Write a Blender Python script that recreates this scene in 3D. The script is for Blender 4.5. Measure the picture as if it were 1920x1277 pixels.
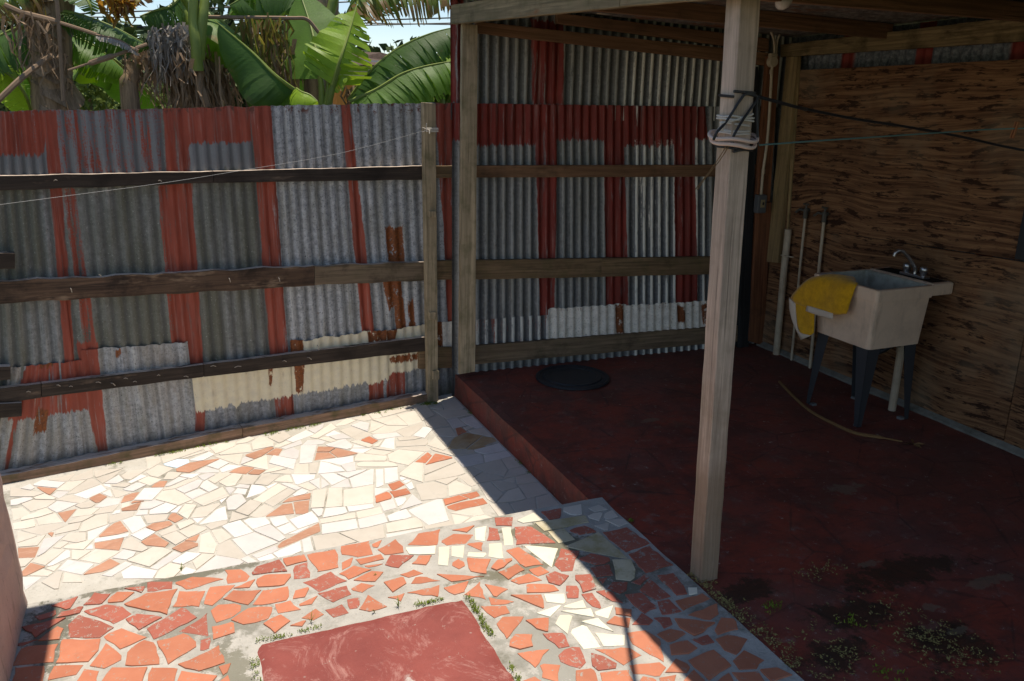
import bpy, bmesh, math, random
from mathutils import Vector, Matrix, noise as mnoise
random.seed(11)
R_=math.radians
scene=bpy.context.scene
for o in list(bpy.data.objects): bpy.data.objects.remove(o)
C=scene.collection

# ---------------------------------------------------------------- camera, sky, sun, exposure
YAW,PITCH,ROLL,FPX=-0.39899,0.286858,-0.0158675,1568.307
CAMZ=2.35
def _cam():
    cp,sp=math.cos(PITCH),math.sin(PITCH)
    F=Vector((0,cp,-sp));U=Vector((0,sp,cp));Rt=Vector((1,0,0))
    cr,sr=math.cos(ROLL),math.sin(ROLL)
    R2=cr*Rt-sr*U; U2=sr*Rt+cr*U
    Z=Matrix.Rotation(YAW,3,'Z')
    return Z@R2,Z@U2,Z@F
CR,CU,CF=_cam(); CP=Vector((0,0,CAMZ))
cam=bpy.data.cameras.new('camera'); co=bpy.data.objects.new('camera',cam); C.objects.link(co)
cam.sensor_width=36; cam.lens=FPX/1920*36; cam.clip_end=500; cam.clip_start=.05
m=Matrix((CR,CU,-CF)).transposed().to_4x4(); m.translation=CP; co.matrix_world=m
scene.camera=co
SUN=Vector((.088,.044,1)).normalized()
w=bpy.data.worlds.new('World'); scene.world=w; w.use_nodes=True
nt=w.node_tree; bg=nt.nodes['Background']
sk=nt.nodes.new('ShaderNodeTexSky'); sk.sky_type='NISHITA'; sk.sun_disc=False
sk.sun_elevation=math.asin(SUN.z); sk.sun_rotation=math.atan2(SUN.x,SUN.y)
sk.air_density=.8; sk.dust_density=.05; sk.ozone_density=2.4
nt.links.new(sk.outputs[0],bg.inputs[0]); bg.inputs[1].default_value=.105
sl=bpy.data.lights.new('sun','SUN'); sl.energy=3.2; sl.angle=R_(.53); sl.color=(1,.97,.93)
so=bpy.data.objects.new('sun',sl); C.objects.link(so); so.rotation_euler=SUN.to_track_quat('Z','Y').to_euler()
scene.view_settings.view_transform='Standard'; scene.view_settings.look='None'
scene.view_settings.exposure=.62; scene.view_settings.gamma=1; scene.view_settings.use_curve_mapping=False
scene.view_settings.use_white_balance=True; scene.view_settings.white_balance_temperature=7300

# rays of the camera measured from the photograph, met with the real planes of the place
def ray(px,py): return (CR*((px-960)/FPX)-CU*((py-638.5)/FPX)+CF)
def hit(px,py,P,n):
    d=ray(px,py); return CP+d*((P-CP).dot(n)/d.dot(n))
def onZ(px,py,z): return hit(px,py,Vector((0,0,z)),Vector((0,0,1)))
def onX(px,py,x): return hit(px,py,Vector((x,0,0)),Vector((1,0,0)))
def onY(px,py,y): return hit(px,py,Vector((0,y,0)),Vector((0,1,0)))
class Plane:
    def __init__(s,x0,y0,x1,y1):
        s.P=Vector((x0,y0,0)); s.d=Vector((x1-x0,y1-y0,0)).normalized(); s.n=Vector((s.d.y,-s.d.x,0))  # n points to the camera
    def at(s,px,py,off=0): return hit(px,py,s.P+s.n*off,s.n)
    def uv(s,p): q=p-s.P; return q.dot(s.d),p.z
    def pt(s,u,v,off=0): return s.P+s.d*u+s.n*off+Vector((0,0,v))
F1=Plane(-1.02,5.62,1.79,6.07)      # boundary fence
F2=Plane(2.06,6.03,4.85,5.92)       # back wall of the lean-to

# ---------------------------------------------------------------- object helpers
def empty(name,loc=(0,0,0)):
    o=bpy.data.objects.new(name,None); o.location=loc; C.objects.link(o); return o
def tag(o,label=None,cat=None,group=None,kind=None):
    if label: o['label']=label
    if cat: o['category']=cat
    if group: o['group']=group
    if kind: o['kind']=kind
    return o
def obj(name,verts,faces,mat,parent=None,uvs=None,M=None,smooth=False,bevel=0):
    me=bpy.data.meshes.new(name)
    me.from_pydata([tuple(v) for v in verts],[],faces)
    if uvs:
        ul=me.uv_layers.new(name='UVMap')
        for l in me.loops: ul.data[l.index].uv=uvs[l.vertex_index]
    if smooth:
        for p in me.polygons: p.use_smooth=True
    me.materials.append(mat); me.update()
    if smooth: me.set_sharp_from_angle(angle=R_(50))
    o=bpy.data.objects.new(name,me); C.objects.link(o)
    if M is not None: o.matrix_world=M
    if parent is not None:
        o.parent=parent
        o.matrix_parent_inverse=world_of(parent).inverted()
    if bevel:
        b=o.modifiers.new('b','BEVEL'); b.width=bevel; b.segments=2; b.limit_method='ANGLE'
    return o
def world_of(o):
    if o is None: return Matrix.Identity(4)
    if o.parent: return world_of(o.parent)@o.matrix_parent_inverse@o.matrix_basis
    return o.matrix_basis.copy()
def frame(p0,x,z):
    x=x.normalized(); y=z.cross(x).normalized(); z=x.cross(y)
    M=Matrix((x,y,z)).transposed().to_4x4(); M.translation=p0; return M
def boxm(x0,x1,y0,y1,z0,z1):
    v=[(x,y,z) for x in (x0,x1) for y in (y0,y1) for z in (z0,z1)]
    f=[(0,1,3,2),(4,6,7,5),(0,4,5,1),(2,3,7,6),(0,2,6,4),(1,5,7,3)]
    return v,f
def box(name,x0,x1,y0,y1,z0,z1,mat,parent=None,bevel=0):
    c=Vector(((x0+x1)/2,(y0+y1)/2,(z0+z1)/2))
    v,f=boxm(x0-c.x,x1-c.x,y0-c.y,y1-c.y,z0-c.z,z1-c.z)
    return obj(name,v,f,mat,parent,M=Matrix.Translation(c),bevel=bevel)
def plank_pts(name,tl,tr,bl,br,back,mat,parent,rough=.003,seed=0,n=0,bevel=.003):
    """board whose front face is the quad tl,tr,bl,br; back = vector to the rear face"""
    L=(tr-tl).length; n=n or max(2,int(L/.07))
    x=((tr-tl)+(br-bl)).normalized(); M=frame((tl+bl)/2,x,-back.normalized())
    Mi=M.inverted(); V=[];Fa=[]
    for i in range(n+1):
        t=i/n
        a=tl.lerp(tr,t);b=bl.lerp(br,t)
        up=(a-b).normalized()
        s=1 if 0<i<n else .3
        ja=mnoise.noise(Vector((t*L*6,seed,1)))*rough*s+mnoise.noise(Vector((t*L*25,seed,5)))*rough*.6*s
        jb=mnoise.noise(Vector((t*L*6,seed,9)))*rough*s
        jo=mnoise.noise(Vector((t*L*5,seed,13)))*rough*.6
        a=a+up*ja-back.normalized()*jo; b=b+up*jb-back.normalized()*jo
        for q in (a,b,b+back,a+back): V.append(Mi@q)
    for i in range(n):
        k=4*i
        for j in range(4):
            Fa.append((k+j,k+(j+1)%4,k+4+(j+1)%4,k+4+j))
    Fa.append((3,2,1,0)); Fa.append((4*n,4*n+1,4*n+2,4*n+3))
    Fa=[tuple(reversed(q)) for q in Fa]
    return obj(name,V,Fa,mat,parent,M=M,bevel=bevel)
def rail(name,pl,off,quad,th,mat,parent,**k):
    tl,tr,bl,br=[pl.at(*q,off) for q in quad]
    return plank_pts(name,tl,tr,bl,br,-pl.n*th,mat,parent,**k)
def prail(name,pl,off,quad,th,mat,parent,**k):
    tl,tr,bl,br=[pl.at(*q,off) for q in quad]
    return plank_pts(name,bl,tl,br,tr,-pl.n*th,mat,parent,**k)
def beam(name,p0,p1,w,h,mat,parent,up=Vector((0,0,1)),**k):
    """squared timber between two end-centre points"""
    p0=Vector(p0);p1=Vector(p1); x=(p1-p0).normalized(); y=up.cross(x).normalized(); u=x.cross(y)
    f=y*(w/2)
    return plank_pts(name,p0-f+u*h/2,p1-f+u*h/2,p0-f-u*h/2,p1-f-u*h/2,2*f,mat,parent,**k)
def tube_geo(pts,r,n=6,closed=False):
    pts=[Vector(p) for p in pts]; V=[];Fa=[]; N=len(pts)
    prev=None
    for i,p in enumerate(pts):
        if closed: t=pts[(i+1)%N]-pts[i-1]
        else: t=pts[min(i+1,N-1)]-pts[max(i-1,0)]
        t.normalize()
        ref=prev if prev is not None else (Vector((0,0,1)) if abs(t.z)<.9 else Vector((1,0,0)))
        a=(ref-t*ref.dot(t)).normalized(); prev=a; b=t.cross(a)
        rr=r[i] if isinstance(r,(list,tuple)) else r
        for k in range(n):
            c=2*math.pi*k/n; V.append(p+(a*math.cos(c)+b*math.sin(c))*rr)
    for i in range(N if closed else N-1):
        j=(i+1)%N
        for k in range(n): Fa.append((i*n+k,i*n+(k+1)%n,j*n+(k+1)%n,j*n+k))
    if not closed: Fa.append(tuple(range(n))[::-1]); Fa.append(tuple((N-1)*n+k for k in range(n)))
    return V,Fa
def smooth_path(pts,m=6):
    P=[Vector(p) for p in pts]; out=[]
    for i in range(len(P)-1):
        a=P[max(i-1,0)];b=P[i];c=P[i+1];d=P[min(i+2,len(P)-1)]
        for k in range(m):
            t=k/m
            out.append(.5*((2*b)+(c-a)*t+(2*a-5*b+4*c-d)*t*t+(3*b-a-3*c+d)*t**3))
    out.append(P[-1]); return out
def tube(name,pts,r,mat,parent=None,n=6,closed=False,sm=0):
    if sm: pts=smooth_path(pts,sm)
    c=Vector(pts[0]); V,Fa=tube_geo([Vector(p)-c for p in pts],r,n,closed)
    return obj(name,V,Fa,mat,parent,M=Matrix.Translation(c),smooth=True)
def join_geo(parts):
    V=[];Fa=[]
    for v,f in parts:
        k=len(V); V+=list(v); Fa+=[tuple(i+k for i in q) for q in f]
    return V,Fa
def lathe_geo(prof,n=20,c=Vector((0,0,0)),ax='Z'):
    V=[];Fa=[]
    for r,z in prof:
        for k in range(n):
            a=2*math.pi*k/n; V.append(c+Vector((r*math.cos(a),r*math.sin(a),z)))
    for i in range(len(prof)-1):
        for k in range(n): Fa.append((i*n+k,i*n+(k+1)%n,(i+1)*n+(k+1)%n,(i+1)*n+k))
    Fa.append(tuple(range(n))[::-1]); Fa.append(tuple((len(prof)-1)*n+k for k in range(n)))
    return V,Fa

# ---------------------------------------------------------------- material helpers
class MB:
    def __init__(s,name,rough=.8,spec=.3):
        s.m=bpy.data.materials.new(name); s.m.use_nodes=True; s.nt=s.m.node_tree
        s.b=s.nt.nodes['Principled BSDF']; s.out=s.nt.nodes['Material Output']
        s.b.inputs['Roughness'].default_value=rough; s.b.inputs['Specular IOR Level'].default_value=spec
        s.tc=s.nt.nodes.new('ShaderNodeTexCoord'); s.obj=s.tc.outputs['Object']; s.uvo=s.tc.outputs['UV']
    def setin(s,i,v):
        if isinstance(v,bpy.types.NodeSocket): s.nt.links.new(v,i)
        elif isinstance(v,(tuple,list,Vector)) and len(v)==3 and i.type=='RGBA': i.default_value=(*v,1)
        else: i.default_value=v
    def ma(s,op,a,b=0.,c=0.,clamp=False):
        n=s.nt.nodes.new('ShaderNodeMath'); n.operation=op; n.use_clamp=clamp
        for i,v in enumerate((a,b,c)): s.setin(n.inputs[i],v)
        return n.outputs[0]
    def mul(s,a,b): return s.ma('MULTIPLY',a,b)
    def mx(s,a,b): return s.ma('MAXIMUM',a,b)
    def lin(s,a,k,c): return s.ma('MULTIPLY_ADD',a,k,c,True)       # clamp(a*k+c)
    def map(s,v,sc=(1,1,1),loc=(0,0,0),rot=(0,0,0)):
        n=s.nt.nodes.new('ShaderNodeMapping'); s.setin(n.inputs[0],v); n.inputs['Scale'].default_value=sc
        n.inputs['Location'].default_value=loc; n.inputs['Rotation'].default_value=rot; return n.outputs[0]
    def noise(s,v,scale=5,detail=4,rough=.55,dist=0,color=False):
        n=s.nt.nodes.new('ShaderNodeTexNoise'); s.setin(n.inputs['Vector'],v); n.inputs['Scale'].default_value=scale
        n.inputs['Detail'].default_value=detail; n.inputs['Roughness'].default_value=rough; n.inputs['Distortion'].default_value=dist
        return n.outputs[1 if color else 0]
    def voro(s,v,scale=5,feature='F1',rnd=1,out=0):
        n=s.nt.nodes.new('ShaderNodeTexVoronoi'); n.feature=feature; s.setin(n.inputs['Vector'],v); n.inputs['Scale'].default_value=scale
        n.inputs['Randomness'].default_value=rnd; return n.outputs[out]
    def mix(s,f,a,b):
        n=s.nt.nodes.new('ShaderNodeMix'); n.data_type='RGBA'
        s.setin(n.inputs[0],f); s.setin(n.inputs[6],a); s.setin(n.inputs[7],b); return n.outputs[2]
    def sep(s,v):
        n=s.nt.nodes.new('ShaderNodeSeparateXYZ'); s.setin(n.inputs[0],v); return n.outputs
    def comb(s,x,y,z=0.):
        n=s.nt.nodes.new('ShaderNodeCombineXYZ'); s.setin(n.inputs[0],x); s.setin(n.inputs[1],y); s.setin(n.inputs[2],z); return n.outputs[0]
    def addv(s,a,b):
        n=s.nt.nodes.new('ShaderNodeVectorMath'); s.setin(n.inputs[0],a); s.setin(n.inputs[1],b); return n.outputs[0]
    def rnd(s):
        return s.nt.nodes.new('ShaderNodeObjectInfo').outputs['Random']
    def pos(s): return s.nt.nodes.new('ShaderNodeNewGeometry').outputs['Position']
    def hsv(s,c,h=.5,sa=1.,v=1.):
        n=s.nt.nodes.new('ShaderNodeHueSaturation'); s.setin(n.inputs['Color'],c); s.setin(n.inputs['Hue'],h); s.setin(n.inputs['Saturation'],sa); s.setin(n.inputs['Value'],v); return n.outputs[0]
    def bump(s,h,strength=.3,dist=.01):
        n=s.nt.nodes.new('ShaderNodeBump'); s.setin(n.inputs['Height'],h); n.inputs['Strength'].default_value=strength; n.inputs['Distance'].default_value=dist
        s.nt.links.new(n.outputs[0],s.b.inputs['Normal'])
    def col(s,c): s.setin(s.b.inputs['Base Color'],c); return s
    def rgh(s,r): s.setin(s.b.inputs['Roughness'],r); return s
def wood(name,a,b,dark=None,dk=.5,stain=None,st=.0,moss=0,grain=1.,foot=None,top=None):
    """weathered timber, grain along the object's local x"""
    k=MB(name,.85,.2); r=k.rnd(); off=k.comb(k.mul(r,37.),k.mul(r,11.),0.)
    v=k.addv(k.obj,off)
    g=k.noise(k.map(v,(1.6*grain,42,42)),1,5,.7,.6); g2=k.noise(k.map(v,(.9,9,9)),1,4,.6,.4); big=k.noise(v,3.2,5,.65)
    c=k.mix(k.lin(g,4.2,-1.6),tuple(x*1.15 for x in a),tuple(x*.8 for x in b)); c=k.mix(k.lin(g2,2.4,-.9),c,tuple(x*.62 for x in a))
    if dark: c=k.mix(k.lin(big,5,-5*dk),c,dark)
    if stain: c=k.mix(k.lin(k.noise(k.map(v,(1.4,6,6),(7,3,1)),1,5,.7),7,-7*st),c,stain)
    if moss: c=k.mix(k.mul(k.lin(k.noise(v,9,4,.6),4,-1.9),moss),c,(.06,.075,.02))
    if foot: c=k.mix(k.mul(k.lin(k.ma('MULTIPLY_ADD',big,1.1,k.sep(k.obj)[0]),-1.5,1.5*(foot[0]+.9)),.75),c,foot[1])
    if top:  # upward faces paled: bare peeled wood plus a painted sunlit edge
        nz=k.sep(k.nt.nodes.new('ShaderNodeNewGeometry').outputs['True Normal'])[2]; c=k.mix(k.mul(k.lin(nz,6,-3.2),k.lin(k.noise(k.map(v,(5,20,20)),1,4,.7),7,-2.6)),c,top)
    crack=k.lin(k.noise(k.map(v,(.8*grain,95,95)),1,3,.5,.3),-16,5.6); c=k.mix(k.mul(crack,.65),c,tuple(x*.25 for x in a))
    kn=k.lin(k.voro(k.map(v,(1.6,7,7)),1),-9,.95); c=k.mix(k.mul(kn,.7),c,tuple(x*.3 for x in a))
    k.col(c); k.bump(k.ma('SUBTRACT',g,crack),.55,.004); return k.m
WHITE_TILES="""w 1340,4094 1353,4097 1395,4361 1367,4365 1170,4300 1172,4271 1227,4088
c 1001,4460 1058,4694 872,4692 827,4483 853,4478
t 1781,5012 1969,5185 1878,5276 1776,5222 1769,5218 1731,5167 1666,5055
c 1350,5155 1252,5100 1238,4997 1340,4892 1503,5056
c 1430,4366 1481,4520 1425,4608 1300,4607 1275,4387
c 1645,4647 1654,4723 1650,4819 1393,4704 1368,4622 1409,4622 1597,4630
c 2030,5709 1786,5791 1828,5576 2030,5602
c 1765,5685 1772,5967 1703,5956 1664,5938 1650,5606
c 1920,4594 1938,4762 1727,4731 1765,4627 1867,4521
c 1876,5774 1897,5763 2010,5725 2030,5756 2030,5976 1915,5977
c 1641,5592 1651,5836 1501,5789 1532,5564
w 415,4191 308,4353 193,4320 187,4316 243,4121
c 1807,5460 1816,5592 1802,5662 1722,5643 1667,5605 1648,5505 1681,5428
c 1494,5775 1330,5760 1306,5755 1383,5614 1524,5554
c 1354,4616 1438,4889 1408,4909 1380,4920 1254,4793 1248,4764
w 1816,4757 1844,4846 1846,4901 1839,4909 1658,4907 1665,4741 1714,4739
c 1133,5427 1242,5482 1138,5674 1037,5637 1113,5425
w 762,5158 842,5434 736,5458 680,5170 712,5163
c 588,4024 810,4045 726,4185 594,4192
c 1411,5785 1643,5858 1647,5948 1491,5923 1396,5906 1394,5783
c 825,4037 964,4036 988,4176 743,4174
w 1114,4912 1099,4918 938,4837 928,4701 1058,4703
c 3,4879 -50,4996 -87,5057 -110,5064 -153,5063 -191,4977 -191,4962 -72,4835
c 571,5601 533,5681 492,5732 425,5628 421,5498 560,5517
c 1484,5349 1606,5483 1644,5564 1643,5578 1415,5481 1440,5361
c -144,5484 106,5623 93,5683 -157,5607
c 189,4999 10,4870 63,4778 75,4779 215,4855
c 1650,4267 1668,4206 1678,4203 1767,4290 1750,4473 1670,4475
b -69,5363 -67,5323 9,5276 201,5426 194,5436 19,5435
w -29,4026 160,4004 222,4053 199,4092 95,4173 45,4116
c 2030,4352 1899,4371 1883,4186 2030,4206
w 672,5238 581,5319 538,5354 499,5258 498,5245 631,5092
c -118,4303 -160,4356 -206,4384 -336,4289 -228,4180
w 849,4191 864,4306 670,4310 650,4198 779,4191
c 1191,4074 1198,4127 1200,4147 1185,4195 1006,4189 989,4083
c 1872,4002 2030,4002 2030,4186 2021,4186 1936,4175
c 415,5599 354,5633 347,5632 202,5511 214,5489 411,5470
c 1542,5164 1569,5200 1582,5268 1364,5297 1340,5207
c 1777,5234 1789,5241 1798,5281 1807,5415 1701,5424 1681,5419 1666,5398 1659,5365 1664,5294
c 819,4486 870,4723 792,4748 726,4503
c 1369,5471 1532,5540 1363,5613 1239,5507 1247,5492
c 1744,4005 1872,4029 1930,4184 1875,4176 1759,4152
w 1878,4876 2030,4889 2030,5019 1827,4972 1826,4939
c 1213,5009 1235,5045 1241,5083 1078,5195 1040,5137 1027,5080
c 1646,4827 1651,4857 1649,4888 1435,4847 1395,4715
w 2030,5572 1923,5541 1931,5440 1974,5331 2030,5337
c 1595,4391 1616,4445 1560,4573 1492,4528 1449,4381 1475,4381
o 1390,4234 1427,4191 1600,4205 1633,4212 1636,4270 1632,4286 1494,4287 1395,4265
w 933,4951 923,5009 865,5106 815,5158 766,4974
w 895,5420 909,5381 1016,5290 1051,5300 1069,5345 1044,5467 1023,5469
c 1025,5011 1032,4984 1226,4907 1271,4901 1262,4959 1227,4995 1077,5051 1031,5042
c 781,4741 693,4745 644,4524 718,4506
c 393,4698 557,4840 511,4919 342,4757
c 1713,4193 1823,4175 1873,4185 1887,4332 1811,4319 1687,4200
c -556,4694 -444,4739 -449,4876 -481,4878 -519,4863 -570,4817 -584,4703
c 478,5150 499,5370 491,5376 331,5279 471,5148
c 700,5645 659,5777 543,5682 602,5556 626,5571
c 819,5578 860,5544 874,5550 1030,5689 1006,5793
c 1635,4019 1735,4008 1752,4174 1640,4202
w 2030,4879 1859,4865 1825,4755 1932,4770 2030,4790
c 183,5523 239,5554 311,5614 326,5691 222,5696 155,5640
w 201,4332 276,4353 303,4364 249,4522 184,4507 146,4485
w 538,4305 658,4344 662,4384 642,4479 507,4426
w 1024,4202 1029,4311 883,4294 871,4292 857,4184 906,4185
w 695,5535 843,5625 856,5640 816,5732 736,5669 656,5588
w 1129,4682 1162,4687 1222,4707 1266,4893 1182,4904
w -146,5110 -256,5146 -310,4997 -212,4960
c 1845,4482 1843,4533 1761,4619 1668,4560 1666,4485
b 410,4135 435,4141 647,4233 651,4250 657,4331 432,4196 406,4161
w 1037,5166 810,5177 925,5058 1016,5072
c 172,5483 304,5293 313,5287 354,5466
w 1911,5578 1826,5567 1814,5385 1924,5411
c 200,4103 211,4103 234,4121 175,4322 115,4282 106,4244 99,4182
c -247,5376 -219,5316 -177,5278 -83,5386 -178,5474 -183,5468
c -777,5084 -735,5150 -758,5166 -863,5211 -920,5176 -858,5056
w 193,4672 235,4660 305,4743 288,4844 272,4856 244,4856 218,4842 193,4799
w 673,5250 691,5275 712,5381 682,5447 633,5428 599,5397 575,5337
c 86,4198 108,4291 79,4451 32,4428 30,4421 15,4238
w -360,4182 -348,4113 -213,4060 -191,4130 -311,4230
w -571,5117 -466,5204 -502,5295 -646,5199
w -273,4775 -310,4786 -370,4756 -315,4581 -271,4613 -242,4640
c 600,4776 553,4824 402,4694 443,4620
w 421,4199 460,4228 400,4414 305,4386 312,4363
c -466,4309 -391,4374 -370,4400 -491,4469 -560,4384
c 438,5098 373,4964 445,4918 454,4923 541,5042
w 1571,5287 1673,5424 1658,5458 1620,5485 1505,5359
w 184,4560 184,4725 134,4706 30,4557
w 1235,5466 1235,5425 1254,5377 1426,5387 1411,5455 1263,5480
c -1009,5444 -992,5304 -864,5255 -813,5283
c 321,5130 269,5166 259,5161 170,5067 213,4989 262,4988
c -634,5218 -504,5304 -543,5385 -560,5407 -574,5402 -685,5221
c 153,4782 26,4763 -13,4651 73,4635 157,4756
t 1927,5025 2030,5063 2030,5119 1969,5171 1959,5164 1856,5068 1916,5022
w 919,4842 858,4952 774,4963 817,4780
c 295,4560 345,4623 387,4691 329,4759 231,4641
c 1910,5272 1916,5251 2019,5147 2030,5159 2030,5328 1904,5314
w -541,4226 -489,4312 -618,4409 -656,4323
w 1218,5753 1133,5702 1222,5538 1271,5703
c 1627,5040 1661,5065 1649,5290 1551,5162
w 604,5021 609,4880 620,4863 732,4906 748,4967
b 464,5375 559,5482 547,5506 514,5502 369,5435 365,5417 416,5346
c 2030,4780 1947,4764 1930,4603 2030,4616
w 1376,5375 1308,5371 1238,5250 1322,5172
b 544,4493 552,4628 498,4633 389,4521 392,4511
b 976,5178 1064,5191 1069,5199 975,5310 953,5329 903,5280 932,5180
c 1772,4332 1781,4323 1885,4341 1888,4407 1819,4462 1796,4473 1759,4474
c -820,4778 -768,4735 -668,4799 -701,4847 -765,4853 -879,4835
c 2030,4607 1931,4594 1854,4488 2030,4504
i -143,5474 -131,5443 -63,5380 14,5442 12,5491 -54,5523
w 48,5035 83,5126 52,5152 -79,5061 -32,4985
b -482,4612 -475,4601 -386,4598 -334,4613 -378,4751 -410,4734 -441,4692
o 1558,5005 1446,4858 1648,4897 1647,4916
c 2030,4493 1930,4479 1896,4380 2030,4362
b 552,4484 592,4469 623,4481 655,4633 579,4639 562,4637
c -249,5631 -239,5432 -225,5429 -156,5515 -166,5610
w 402,4007 517,4061 527,4165 372,4089
c -204,4057 -123,4025 -61,4124 -130,4183 -179,4137 -203,4065
w -707,5403 -841,5484 -886,5435 -876,5415 -742,5332
c 1229,5527 1267,5543 1366,5627 1297,5752
w 400,4448 383,4510 294,4529 264,4510 303,4395 402,4424
w -719,4993 -700,4995 -616,5063 -622,5069 -726,5143 -736,5132 -772,5075 -750,5036
w -75,4825 -136,4890 -215,4835 -225,4822 -228,4778 -131,4755
c -676,4854 -722,4981 -728,4990 -820,4950 -798,4865
c 1191,4001 1354,4009 1366,4079 1366,4086 1201,4078
w 834,4396 836,4472 724,4493 688,4383 796,4387
b -375,4413 -356,4541 -500,4539 -494,4482
c 1675,4930 1726,4917 1815,4918 1818,4973 1694,5029 1664,5002
c -588,5396 -697,5402 -743,5309 -747,5300 -669,5263
c 1499,5069 1551,5061 1534,5152 1396,5186 1350,5165
c 661,5166 622,5028 708,4995 733,5148
w 307,4787 395,4824 441,4868 415,4927 376,4952 356,4962
c 420,5081 328,5124 282,5012 323,4988 365,4967
c 1569,4092 1577,4194 1387,4179 1501,4097
c 864,4315 873,4381 670,4374 665,4319
b 922,5184 894,5278 815,5308 780,5187
w 1171,4896 1124,4907 1065,4653 1077,4648 1116,4668
c -370,5325 -334,5304 -238,5423 -345,5446 -391,5383
c -32,4418 17,4445 69,4487 63,4502 -1,4565 -79,4513
c -564,5553 -666,5469 -683,5418 -670,5410 -594,5405 -553,5419
c -233,4376 -320,4538 -350,4519 -363,4430 -265,4352
w 1033,4204 1130,4202 1167,4213 1161,4313 1085,4293 1036,4269
c -638,4522 -699,4556 -775,4465 -782,4445 -719,4389
w 969,4015 1174,4011 1181,4065 979,4074
c 1378,4007 1613,4015 1613,4025 1569,4083 1499,4088
c 1022,4319 1026,4395 883,4385 875,4332 876,4303
c 376,4520 447,4593 400,4679 304,4558 325,4531
b -151,4361 -131,4401 -203,4529 -269,4463 -245,4417
w -734,4527 -651,4689 -751,4685 -754,4673 -767,4501 -757,4501
c 1114,5181 1231,5101 1259,5115 1297,5135 1178,5232
c -239,4667 -146,4666 -122,4743 -260,4776
c -544,4587 -550,4682 -631,4709 -666,4640 -592,4579
c -75,4730 -27,4639 30,4803 -32,4837
c 1031,5726 1099,5724 1197,5787 1138,5851 1027,5743
b -533,4222 -450,4219 -406,4236 -368,4272 -416,4341 -512,4257
c -966,5134 -933,4969 -859,5024 -862,5044 -907,5133
c 1298,5884 1172,5827 1243,5751 1303,5764
w 256,5340 204,5416 117,5348 180,5268
w 882,5434 909,5471 879,5511 795,5543 743,5466
b 340,5131 398,5204 358,5242 332,5254 275,5228 243,5194
w 1273,4352 1249,4483 1122,4312
c 190,5209 117,5139 114,5122 147,5056 256,5170
w -393,4984 -381,5048 -460,5084 -521,4986 -477,4969 -411,4978
c -168,4485 -99,4362 -40,4414 -91,4517
c 188,4341 145,4463 87,4458 117,4294
c -595,5072 -572,5090 -568,5101 -664,5205 -744,5168 -606,5069
c -933,4939 -917,4859 -862,4846 -814,4854 -813,4885 -831,4955
c -303,4850 -332,4857 -439,4840 -435,4745 -315,4794
b -871,4629 -854,4518 -777,4494 -768,4606
w 22,5463 64,5444 103,5444 177,5515 145,5569 22,5479
c -545,5436 -535,5404 -405,5479 -383,5495 -552,5517
c 1608,4485 1620,4459 1656,4465 1661,4643 1589,4617
c -225,5175 -156,5239 -234,5317 -296,5265
w -199,4954 -267,4942 -279,4860 -218,4844 -144,4895
w 103,5124 83,5101 58,5037 106,4950 167,4994
c 1360,5772 1385,5780 1387,5893 1384,5906 1333,5898 1307,5877 1311,5768
c 1669,5101 1766,5229 1659,5286
c -448,5359 -386,5480 -536,5393 -493,5303
o 1456,4887 1534,4989 1517,5051 1396,4929
o 1545,4308 1510,4369 1403,4352 1390,4273
c -896,4985 -893,4954 -800,4968 -737,4996 -780,5070
w 1032,4335 1113,4351 1124,4465 1037,4448
w -121,4195 -113,4181 -69,4143 -17,4177 24,4222 -47,4268
c -631,4920 -631,4900 -535,4891 -492,4962 -609,4990
w 992,4402 995,4452 845,4470 843,4398 939,4398
w 1026,5064 926,5049 944,4939 1002,4937
w 95,4952 53,5028 -31,4976 8,4889
w 1035,4896 1074,4925 879,4933 925,4850 930,4843
w 492,4490 456,4494 405,4483 413,4402 424,4369 501,4402
b -194,4559 -136,4585 -108,4606 -115,4638 -126,4657 -211,4658 -245,4625
o 1243,4498 1237,4574 1129,4568 1135,4478
o 1016,4469 1018,4453 1114,4472 1125,4496 1122,4548 1110,4573 1033,4539
c -719,4221 -656,4134 -636,4129 -631,4280 -657,4302
w -266,4479 -196,4548 -250,4617 -323,4564
c 1756,4626 1718,4730 1675,4732 1670,4572
w -71,4257 -107,4302 -225,4170 -189,4140
w 950,5554 951,5542 980,5483 1086,5472 1070,5517 1049,5567
w 522,4012 579,4019 585,4192 568,4189 537,4175
b 12,4311 14,4337 -13,4365 -52,4385 -117,4330 -71,4272
c 35,5151 56,5170 47,5188 -20,5171 -149,5081 -153,5072 -76,5074
w 181,5223 186,5228 184,5248 113,5338 69,5304 34,5261
o 1230,5340 1252,5360 1214,5455 1207,5454 1151,5426 1140,5408 1201,5315
c 743,5151 716,4991 757,4976 785,5079 799,5146
c -876,4678 -869,4638 -778,4618 -747,4734
w -349,5142 -315,5121 -245,5186 -283,5235 -301,5242 -377,5171
c -590,4731 -579,4813 -623,4812 -701,4761 -703,4716
c -148,5232 -88,5210 -64,5237 -36,5293 -85,5324 -119,5331
b 676,4714 544,4698 501,4654 660,4642
c 1161,5268 1169,5265 1203,5296 1124,5417 1065,5411
b 897,5287 948,5336 908,5370 841,5397 818,5317
w 930,5719 958,5803 842,5732 830,5722 864,5644
w 197,5215 209,5208 331,5263 326,5268 247,5319 190,5265
c 576,5032 516,4993 492,4960 599,4898 595,5021
o 1149,4578 1167,4579 1242,4628 1227,4699 1143,4671
w 752,5495 750,5558 605,5469 628,5435 742,5481
c 1478,4086 1424,4138 1390,4161 1363,4011
c -7,4070 90,4180 32,4218 -23,4156
w -506,4595 -497,4602 -429,4735 -541,4689 -536,4593
b 567,5477 497,5398 567,5342 610,5446 600,5460
w 529,4302 505,4394 428,4361 458,4268
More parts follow.
